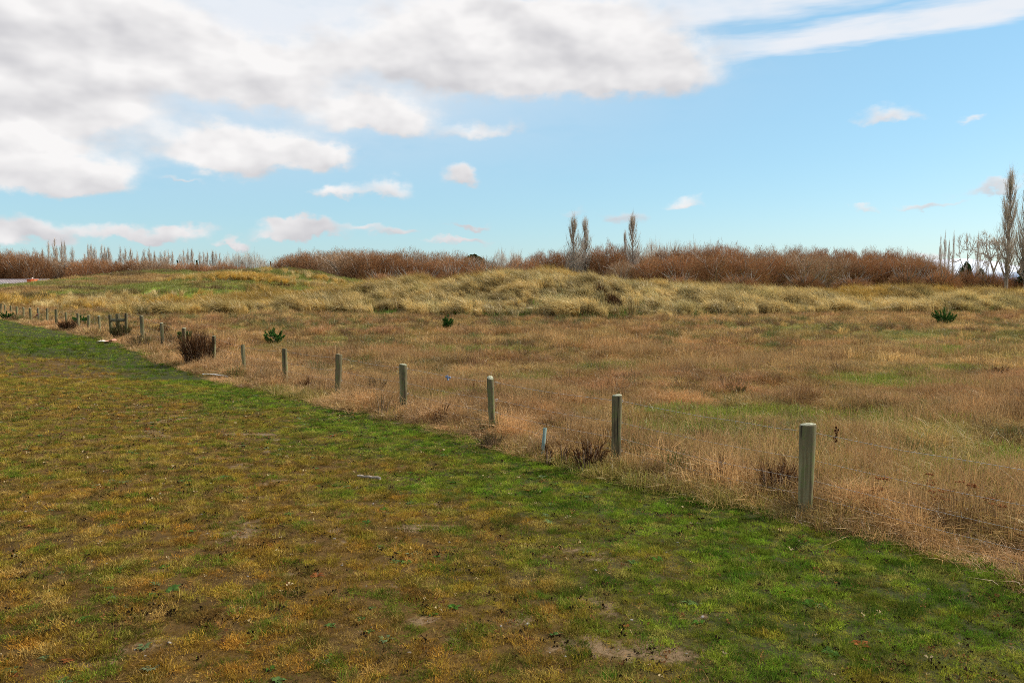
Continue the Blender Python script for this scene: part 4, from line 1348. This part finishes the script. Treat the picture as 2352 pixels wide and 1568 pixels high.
A = Acc(); box(A, (0, 0, zt - og + .02), (x1 - x0 + .1, 1.3, .06)); obj('lid', A.mesh('lid', ORANGE), ob)
A = Acc()
zz_ = np.linspace(0, math.pi, 7); tube(A, np.column_stack([np.zeros(7), np.zeros(7), zt - og + .16 - .12 * np.cos(zz_)]), .13 * np.sin(zz_) + .004, 8)
obj('globe', A.mesh('globe', WHITE, True), ob)


def slat_panel(px0, px1, pt_, pb_, Y, lab, n_):
    xa, _, zt_ = at(px0, pt_, Y); xb, _, zb_ = at(px1, pb_, Y)
    g_ = gz((xa + xb) / 2, Y)
    e_ = empty('slatted_panel', ((xa + xb) / 2, Y, g_)); tag(e_, lab, 'panel')
    w_ = xb - xa
    for sx_ in (-1, 1):
        A_ = Acc(); box(A_, (sx_ * (w_ / 2 - .06), .05, (zt_ - g_) / 2 - .1), (.08, .08, zt_ - g_ + .1)); obj('post', A_.mesh('post', WHITE), e_)
    for q_ in range(n_):
        A_ = Acc(); box(A_, (0, 0, zb_ - g_ + (zt_ - zb_) * (q_ + .5) / n_), (w_, .03, (zt_ - zb_) / n_ * .5)); obj('slat', A_.mesh('slat', WHITE), e_)


slat_panel(-14, 17, 648, 657, 132, 'white slatted panel at the left edge before the shed roof', 4)
slat_panel(84, 90, 643.5, 650, 139, 'small white slatted panel touching the orange box', 3)

# ------------------------------------------------------------------ shrubs and weeds that stand out singly
BROOM_BROWN = leaf_mat('brown_broom', (.040, .021, .011), (.115, .054, .023), .10, .6)
BROOM_GREEN = leaf_mat('green_broom', (.045, .062, .018), (.130, .085, .035), .10, .6)
BROOM_OLIVE = leaf_mat('olive_broom', (.095, .070, .032), (.17, .12, .055), .10, .6)
DOCK = leaf_mat('dock_stems', (.045, .020, .010), (.120, .050, .022), .10, .5)
STRAWM = leaf_mat('straw', (.52, .35, .16), (.36, .24, .10), .25, .6)
LEAFG = leaf_mat('dark_leaves', (.045, .085, .025), (.09, .14, .04), .2, .5)
RUSTM = leaf_mat('rusty_flower_heads', (.25, .095, .038), (.34, .15, .06), .1, .5)
STEM = plain_mat('dry_stem', (.20, .13, .075), .9)


def broom_mesh(seed, n, W, H, mat, spread=.5, tw=.006, fan=5, up=1.0):
    g = np.random.default_rng(seed)
    A = Acc(); B = Acc()
    ns = max(6, n // 14)
    ends = []
    for i in range(ns):
        a = g.random() * 6.28; rr = spread * g.random() ** .6
        p0 = C((math.cos(a) * rr * .55 * W, math.sin(a) * rr * .55 * W, -.03))
        e = C((p0[0] * 1.5 + g.normal() * .05 * W, p0[1] * 1.5 + g.normal() * .05 * W, H * (.40 + .30 * g.random()) * (1.05 - .7 * rr) * up))
        m = C((p0[0] * 1.1, p0[1] * 1.1, e[2] * .6))
        q = bez(p0, m, e, 5); ends.append(q)
        tube(A, q, np.linspace(.009, .004, 5) * max(1, H), 4, cap=False)
    ends = np.array(ends)
    bi = g.integers(0, ns, n); tt = .05 + .95 * g.random(n)
    k0 = np.clip((tt * 4).astype(int), 0, 3); f = (tt * 4 - k0)[:, None]
    foot = ends[bi, k0] * (1 - f) + ends[bi, k0 + 1] * f
    out = foot * C((1, 1, 0)) / (W * .5)
    d = out * .45 + g.normal(size=(n, 3)) * .22 + C((0, 0, 1.0)); d /= np.linalg.norm(d, axis=1)[:, None]
    L = H * (.22 + .35 * g.random(n))
    tip = foot + d * L[:, None]
    lim = H * (.50 + .58 * g.random(ns) ** 1.3)[bi] * (1.08 - .35 * np.clip(np.hypot(tip[:, 0], tip[:, 1]) / (W * .5), 0, 1))
    tip[:, 2] = np.minimum(tip[:, 2], lim * (1.0 + .06 * g.normal(size=n)))
    ribbons(B, foot, (foot + tip) / 2 + out * .02, tip, tw, tw, g.random(n), g)
    return A.mesh('stem', STEM), B.mesh('foliage', mat)


def pine_mesh(seed, W, H, nb_=24):
    g = np.random.default_rng(seed)
    A = Acc(); B = Acc()
    tube(A, [(0, 0, -.05), (0, 0, H * .5), (0, 0, H * .9)], [.018, .013, .006], 6, cap=False)
    for i in range(nb_ + 1):
        if i == 0:
            q = np.array([(0, 0, H * t) for t in np.linspace(.4, 1.0, 5)])
        else:
            a = i * 2.4 + g.normal() * .2; z0 = H * (.05 + .45 * g.random()); rr = W / 2 * (.6 + .4 * g.random())
            zt = min(z0 + H * (.25 + .3 * g.random()), H * .88)
            q = bez(C((0, 0, z0)), C((math.cos(a) * rr * .75, math.sin(a) * rr * .75, z0 + .02)), C((math.cos(a) * rr, math.sin(a) * rr, zt)), 5)
            tube(A, q, np.linspace(.008, .004, 5), 4, cap=False)
        n = 150
        tt = .25 + .75 * g.random(n); k0 = np.clip((tt * 4).astype(int), 0, 3); f = (tt * 4 - k0)[:, None]
        foot = q[k0] * (1 - f) + q[k0 + 1] * f
        ax = (q[-1] - q[-2]) / np.linalg.norm(q[-1] - q[-2])
        d = ax * .9 + g.normal(size=(n, 3)) * .5; d /= np.linalg.norm(d, axis=1)[:, None]
        tip = foot + d * (.055 + .045 * g.random(n))[:, None] * max(.8, H / .6)
        ribbons(B, foot, (foot + tip) / 2, tip, .011, .010, g.random(n), g)
    return A.mesh('stem', STEM), B.mesh('foliage', PINE)


def stand(name, meshes, loc, label, cat, group=None, rz=None, lean=(0, 0)):
    o = empty(name, loc, random.random() * 6.28 if rz is None else rz)
    o.rotation_euler[0] = lean[0]; o.rotation_euler[1] = lean[1]
    tag(o, label, cat, group)
    for nm, me in zip(('stem', 'foliage'), meshes):
        obj(nm, me, o)
    return o


def bush(px, base, wpx, hpx, kind, label, n=700, name=None, cat='bush', lean=(0, 0), seed=None, Y=None):
    X, Yg, z = on_ground(px, base)
    if Y:
        X = at(px, base, Y)[0]; Yg = Y; z = gz(X, Y)
    W = wpx * Yg / F_PX * (1.0 if kind == 'pine' else 1.3); H = hpx * Yg / F_PX * (1.0 if kind == 'pine' else 1.75 if kind == 'dock' else 1.12)
    sd = seed or int(px * 3 + base)
    tw = max(.004, Yg * .00028)
    if kind == 'pine':
        me = pine_mesh(sd, W, H); name = name or 'young_pine'
    else:
        mat = dict(brown=BROOM_BROWN, green=BROOM_GREEN, olive=BROOM_OLIVE, dock=DOCK, straw=STRAWM, leaf=LEAFG)[kind]
        me = broom_mesh(sd, n, W, H, mat, tw=tw * (1.0 if kind not in ('straw', 'leaf') else 1.6), spread=.9 if kind == 'straw' else (.50 if n > 1500 else .55), up=1.0 if kind != 'straw' else .7)
        name = name or 'broom_bush'
    return stand(name, me, (X, Yg, z), label, cat, lean=lean)


bush(456, 840, 78, 98, 'brown', 'large dark brown broom bush standing at the fence line', 1600)
bush(156, 758, 40, 30, 'brown', 'brown and green broom bush at the fence left of the strainer posts', 900)
bush(277, 778, 36, 44, 'green', 'dark green broom bush in front of the thick strainer post', 1000)
bush(326, 798, 56, 44, 'olive', 'thin twiggy bush beside the post right of the strainer posts', 350)
bush(366, 770, 44, 30, 'brown', 'low reddish brown bush behind the fence left of the large bush', 450)
bush(398, 796, 22, 44, 'olive', 'slender olive broom stems between two posts beside the large bush', 120)
bush(850, 908, 86, 60, 'olive', 'sparse twiggy olive broom between two fence posts', 330)
bush(884, 955, 44, 74, 'olive', 'straggly broom sprig leaning at the foot of a post', 60, lean=(0, .15))
bush(630, 792, 50, 38, 'pine', 'young green pine with upright candles in the open field left of centre', cat='pine')
bush(1029, 760, 24, 36, 'pine', 'small dark young pine alone at the foot of the dune', cat='pine')
bush(2168, 752, 50, 44, 'pine', 'rounded dark green young pine below the right dune', cat='pine')
bush(424, 782, 30, 34, 'pine', 'young pine half hidden behind the post left of the large bush', cat='pine', Y=26.5)
bush(186, 744, 40, 24, 'pine', 'low dark green pine behind the fence near the brown and green bush', cat='pine', Y=38)
bush(16, 736, 30, 20, 'pine', 'low dark green pine at the far left end of the fence', cat='pine', Y=45)
bush(2330, 1085, 60, 24, 'leaf', 'dark leafy weed by the right edge beyond the fence', 300, name='leafy_weed', cat='weed')
bush(1690, 1078, 50, 46, 'leaf', 'dark green leafy weed left of the nearest post', 160, name='leafy_weed', cat='weed')
bush(1258, 1066, 24, 40, 'dock', 'reddish dead stems beside the pale green stake', 80, name='dock_plant', cat='weed')
bush(1292, 1066, 22, 48, 'dock', 'thin tall reddish stems between the stake and the brown clump', 40, name='dock_plant', cat='weed')
bush(1352, 1080, 64, 62, 'dock', 'wide dark reddish brown clump left of the second nearest post', 420, name='dock_plant', cat='weed')
bush(1782, 1142, 76, 74, 'dock', 'dense dark brown stems just left of the nearest post', 300, name='dock_plant', cat='weed')
bush(1665, 1110, 34, 56, 'dock', 'small fan of bare brown stems under the dark leafy weed', 36, name='dock_plant', cat='weed')
bush(1880, 1118, 26, 44, 'straw', 'ochre grass tussock hugging the right side of the nearest post', 200, name='tussock', cat='grass tussock')
bush(790, 942, 50, 30, 'straw', 'arching straw tussock at the lawn edge below a post', 420, name='tussock', cat='grass tussock')
bush(1305, 884, 40, 30, 'straw', 'rounded ochre tussock alone in the middle of the field', 420, name='tussock', cat='grass tussock')
bush(1128, 1026, 52, 44, 'olive', 'dark olive tussock around the foot of the third nearest post', 420, name='tussock', cat='grass tussock')
bush(222, 768, 50, 30, 'straw', 'tan tangled weeds under the posts left of the strainer posts', 420, name='tangled_weeds', cat='weed')
bush(508, 838, 36, 36, 'olive', 'brown twiggy weed at the right foot of the large bush', 220, name='twiggy_weed', cat='weed')
bush(712, 898, 40, 26, 'dock', 'small dark weed at the lawn edge between two middle posts', 200, name='dock_plant', cat='weed')
bush(600, 872, 44, 22, 'dock', 'low reddish weed right of the white strip', 160, name='dock_plant', cat='weed')
bush(1012, 970, 46, 34, 'dock', 'reddish weed midway between the third and fourth nearest posts', 200, name='dock_plant', cat='weed')
bush(1612, 1012, 60, 34, 'brown', 'dark brown patch of weeds in the field between the two nearest posts', 320, name='field_weed', cat='weed')
bush(1985, 1010, 60, 34, 'brown', 'dark hollow clump in the field right of the nearest post', 320, name='field_weed', cat='weed')
bush(74, 744, 34, 14, 'straw', 'heap of pale straw at the fence near the red-tipped stake', 300, name='straw_heap', cat='straw')
bush(2290, 872, 46, 42, 'brown', 'dark brown clump in the field near the right edge', 300)
bush(1692, 908, 50, 34, 'green', 'dark green-brown clump in the field right of centre', 380)
bush(1556, 812, 56, 20, 'brown', 'low dark brown patch of scrub in the field below the dune', 320)
bush(1000, 856, 24, 28, 'olive', 'small dark weed in the field near the blue wire strainer', 120, name='field_weed', cat='weed')
bush(1578, 925, 40, 22, 'olive', 'low brown weed in the field above the second nearest post', 200, name='field_weed', cat='weed')
bush(1376, 688, 24, 44, 'brown', 'upper dark brown bush added in place of the dark gully of the central dune', 500, name='scrub', cat='scrub')  # this and the next bush are added to give the gully its darkness
bush(1409, 718, 34, 56, 'brown', 'lower dark brown bush added in place of the dark gully of the central dune', 700, name='scrub', cat='scrub')
bush(1275, 726, 44, 22, 'green', 'dark green patch at the foot of the central dune', 400, name='scrub', cat='scrub')
bush(950, 722, 40, 24, 'olive', 'brown-green clump at the left foot of the dune', 350, name='scrub', cat='scrub')
bush(1092, 672, 26, 20, 'brown', 'dark tuft on the upper left slope of the central dune', 300, name='scrub', cat='scrub')
bush(2130, 712, 30, 22, 'olive', 'dark clump on the slope of the right dune above the pine', 300, name='scrub', cat='scrub')
bush(640, 659, 62, 12, 'brown', 'dark scrub patch on the slope of the left hill', 400, name='scrub', cat='scrub')
for px, base, w, h, kd, lab in [(2198, 652, 26, 20, 'brown', 'dark round bush behind the crest of the right dune'), (2250, 657, 32, 22, 'brown', 'dark wide bush behind the right dune, left of a smaller one'),
                                (2276, 659, 22, 14, 'brown', 'small dark bush at the right end behind the right dune'), (2048, 655, 18, 15, 'brown', 'small dark bush left of the right dune crest'),
                                (2000, 660, 26, 12, 'brown', 'dark low bush in the dip left of the right dune'), (1950, 664, 34, 14, 'brown', 'dark spreading scrub at the lowest point between the dunes'),
                                (1896, 659, 20, 13, 'green', 'green bush at the end of the central dune'), (1768, 652, 20, 9, 'green', 'low green bush on the back of the central dune')]:
    bush(px, base, w, h, kd, lab, 420, name='scrub_bush', Y=82)

# dock seed stalk right of the nearest post
X, Y, _ = on_ground(1916, 1060)
z0 = gz(X, Y); zt = at(1918, 979, Y)[2]
A = Acc(); B = Acc(); g = np.random.default_rng(11)
pts = np.array([(.0, 0, -.03), (.004, 0, (zt - z0) * .5), (.014, 0, (zt - z0) * .8), (.022, 0, zt - z0)])
tube(A, pts, [.004, .0035, .003, .002], 5)
for k_ in range(26):
    t = .55 + .45 * k_ / 26
    p = C((np.interp(t, [0, .5, .8, 1], pts[:, 0]), 0, t * (zt - z0))) + g.normal(size=3) * C((.010, .010, .003))
    q = np.linspace(0, math.pi, 4)
    tube(B, p + np.column_stack([0 * q, 0 * q, -.012 * np.cos(q)]), .011 * np.sin(q) + .001, 5, rv=g.random())
stand('seed_stalk', (A.mesh('stem', STEM), B.mesh('foliage', DOCK)), (X, Y, z0), 'dark twisted seed stalk of dock just right of the nearest post', 'weed', rz=0)

# rust-coloured flat flower heads beyond the nearest wire bay
UM = [(2010, 1100, 5, 'left of the others, nearest the post'), (2118, 1094, 4, 'highest, at the middle of the group'), (2150, 1122, 5, 'lower one in the middle of the group'), (2205, 1106, 5, 'right of the middle pair'), (2300, 1156, 4, 'rightmost, near the frame edge')]
for i, (px, py, n_, wh) in enumerate(UM):
    X, Y, _ = on_ground(px, py + 70)
    z0 = gz(X, Y)
    A = Acc(); B = Acc(); g = np.random.default_rng(500 + i)
    for k_ in range(n_):
        tx, _, tz = at(px + g.uniform(-26, 26), py + g.uniform(-10, 22), Y + g.uniform(-.08, .08))
        e = C((tx - X, g.uniform(-.1, .1), tz - z0))
        tube(A, bez(C((0, 0, -.03)), C((e[0] * .4, e[1] * .4, e[2] * .6)), e, 4), [.003, .003, .0025, .002], 4, cap=False)
        rr = .026 + .020 * g.random()
        for u_ in range(14):
            a = g.random() * 6.28; q_ = rr * math.sqrt(g.random())
            c_ = e + C((q_ * math.cos(a), q_ * math.sin(a), .004 * g.normal()))
            tube(B, [c_ - C((0, 0, .004)), c_, c_ + C((0, 0, .006))], [.003, .008, .004], 5, rv=g.random())
    o = empty('yarrow_plant', (X, Y, z0)); tag(o, 'dead yarrow with rusty flat flower heads, ' + wh, 'weed', 'rusty flower heads beyond the fence')
    obj('stem', A.mesh('stem', STEM), o); obj('flower_heads', B.mesh('flower_heads', RUSTM), o)['kind'] = 'stuff'

# ------------------------------------------------------------------ litter and stakes
TEAL = plain_mat('faded_green_pipe', (.105, .165, .145), .85, scale=18, col2=(.14, .19, .17))
X, Y, z0 = on_ground(1246, 1048); zt = at(1248, 982, Y)[2]
A = Acc()
a = np.arange(12) / 12 * 6.283
ro, ri = .021, .016
hh_ = zt - z0
V = np.concatenate([np.stack([r_ * np.cos(a), r_ * np.sin(a), np.full(12, z_)], 1) for r_, z_ in ((ro, -.1), (ro, hh_), (ri, hh_), (ri, -.1))])
F = [(i * 12 + j, i * 12 + (j + 1) % 12, (i + 1) * 12 + (j + 1) % 12, (i + 1) * 12 + j) for i in range(3) for j in range(12)]
A.add(V, [np.array(F)])
o = obj('pipe_stake', A.mesh('pipe_stake', TEAL, True)); o.location = (X, Y, z0); o.rotation_euler = (0, R(5), 0)
tag(o, 'short pale green plastic pipe standing in the grass before the fence', 'stake')

# dark steel stake with a red arm by a far post
X, Y = fence_pt(91); X += .05; Y -= .25; z0 = gz(X, Y)
DARKM = plain_mat('dark_steel', (.055, .04, .038), .7); REDM = plain_mat('rusty_red', (.26, .06, .035), .7)
st_ = empty('steel_stake', (X, Y, z0)); tag(st_, 'thin dark steel stake with a red arm against a far fence post', 'stake')
A = Acc(); zt = at(91, 711, Y)[2]
box(A, (0, 0, (zt - z0) / 2 - .05), (.035, .012, zt - z0 + .1)); box(A, (0, .012, (zt - z0) / 2 - .05), (.010, .03, zt - z0 + .1)); obj('shaft', A.mesh('shaft', DARKM), st_)
A = Acc(); tube(A, [(0, -.03, .46), (-.10, -.03, .34), (-.24, -.03, .26)], [.02, .022, .018], 6); obj('arm', A.mesh('arm', REDM), st_)

# white strip lying at the lawn edge
WS = plain_mat('white_plastic', (.80, .80, .78), .5, scale=6, col2=(.70, .70, .68))


def lying_bar(name, p0, p1, w, h, mat, label, cat, bow=.0):
    xa, ya, za_ = on_ground(*p0); xb, yb, zb_ = on_ground(*p1)
    a0 = C((xa, ya, za_)); a1 = C((xb, yb, zb_)); d = a1 - a0; L = np.linalg.norm(d)
    n_ = 9
    A_ = Acc(); V = []
    for i in range(n_):
        t_ = i / (n_ - 1); x_ = -L / 2 + L * t_
        z_ = .03 + bow * math.sin(t_ * math.pi) + .004 * math.sin(i * 2.1)
        V += [(x_, -w / 2, z_), (x_, -w * .42, z_ + h), (x_, w * .42, z_ + h), (x_, w / 2, z_)]
    F = [(i * 4 + j, i * 4 + (j + 1) % 4, (i + 1) * 4 + (j + 1) % 4, (i + 1) * 4 + j) for i in range(n_ - 1) for j in range(4)]
    F += [(0, 1, 2, 3), (4 * n_ - 1, 4 * n_ - 2, 4 * n_ - 3, 4 * n_ - 4)]
    A_.add(V, [np.array(F)])
    o_ = obj(name, A_.mesh(name, mat)); o_.location = (a0 + a1) / 2
    o_.rotation_euler = (0, -math.atan2(d[2], math.hypot(d[0], d[1])), math.atan2(d[1], d[0]))
    return tag(o_, label, cat)


lying_bar('plastic_strip', (466, 863), (523, 869), .034, .022, WS, 'long white plastic strip lying on the lawn edge below the large bush', 'strip', .02)
lying_bar('stick', (822, 1101), (874, 1107), .03, .018, plain_mat('bleached_stick', (.30, .25, .20), .9, scale=30, col2=(.20, .16, .12)), 'pale bleached stick lying on the worn lawn', 'stick')

# crumpled cloth on the grass
RAG, nb = new_mat('faded_cloth')
tco = nb.n('ShaderNodeTexCoord').outputs['Object']
rx_ = nb.sep(tco)[0]
rc = nb.mix(nb.step(nb.m('ADD', rx_, nb.m('MULTIPLY', nb.noise(tco, 9.0, 3), .12)), .02, .10), (.60, .56, .50), (.55, .27, .19))
rp = nb.n('ShaderNodeBsdfPrincipled'); rp.inputs['Roughness'].default_value = .9; nb.put(rp.inputs['Base Color'], rc); finish(nb, rp.outputs[0])
X, Y, z0 = on_ground(246, 787)
uu, vv = np.meshgrid(np.linspace(-1, 1, 22), np.linspace(-1, 1, 12))
rz_ = .03 + .07 * fbm(uu, vv, 2.2, 4, 95) + .05 * np.exp(-((uu - .8) / .2) ** 2)
rxx = uu * .29 * (1 + .15 * (fbm(uu, vv, 1.5, 2, 96) - .5)); ryy = vv * .17 * (1 + .5 * (fbm(uu, vv, 1.5, 2, 97) - .5)) * (1 - .35 * np.abs(uu))
iq = np.arange(uu.size).reshape(uu.shape)
rq = np.stack([iq[:-1, :-1], iq[:-1, 1:], iq[1:, 1:], iq[1:, :-1]], -1).reshape(-1, 4)
o = obj('crumpled_cloth', mesh_np('crumpled_cloth', np.stack([rxx.ravel(), ryy.ravel(), rz_.ravel()], 1), [rq], RAG, True)); o.location = (X, Y, z0); o.rotation_euler = (0, 0, -.15)
sm = o.modifiers.new('thickness', 'SOLIDIFY'); sm.thickness = .012
tag(o, 'crumpled cream and salmon cloth lying on the lawn near the strainer posts', 'cloth')
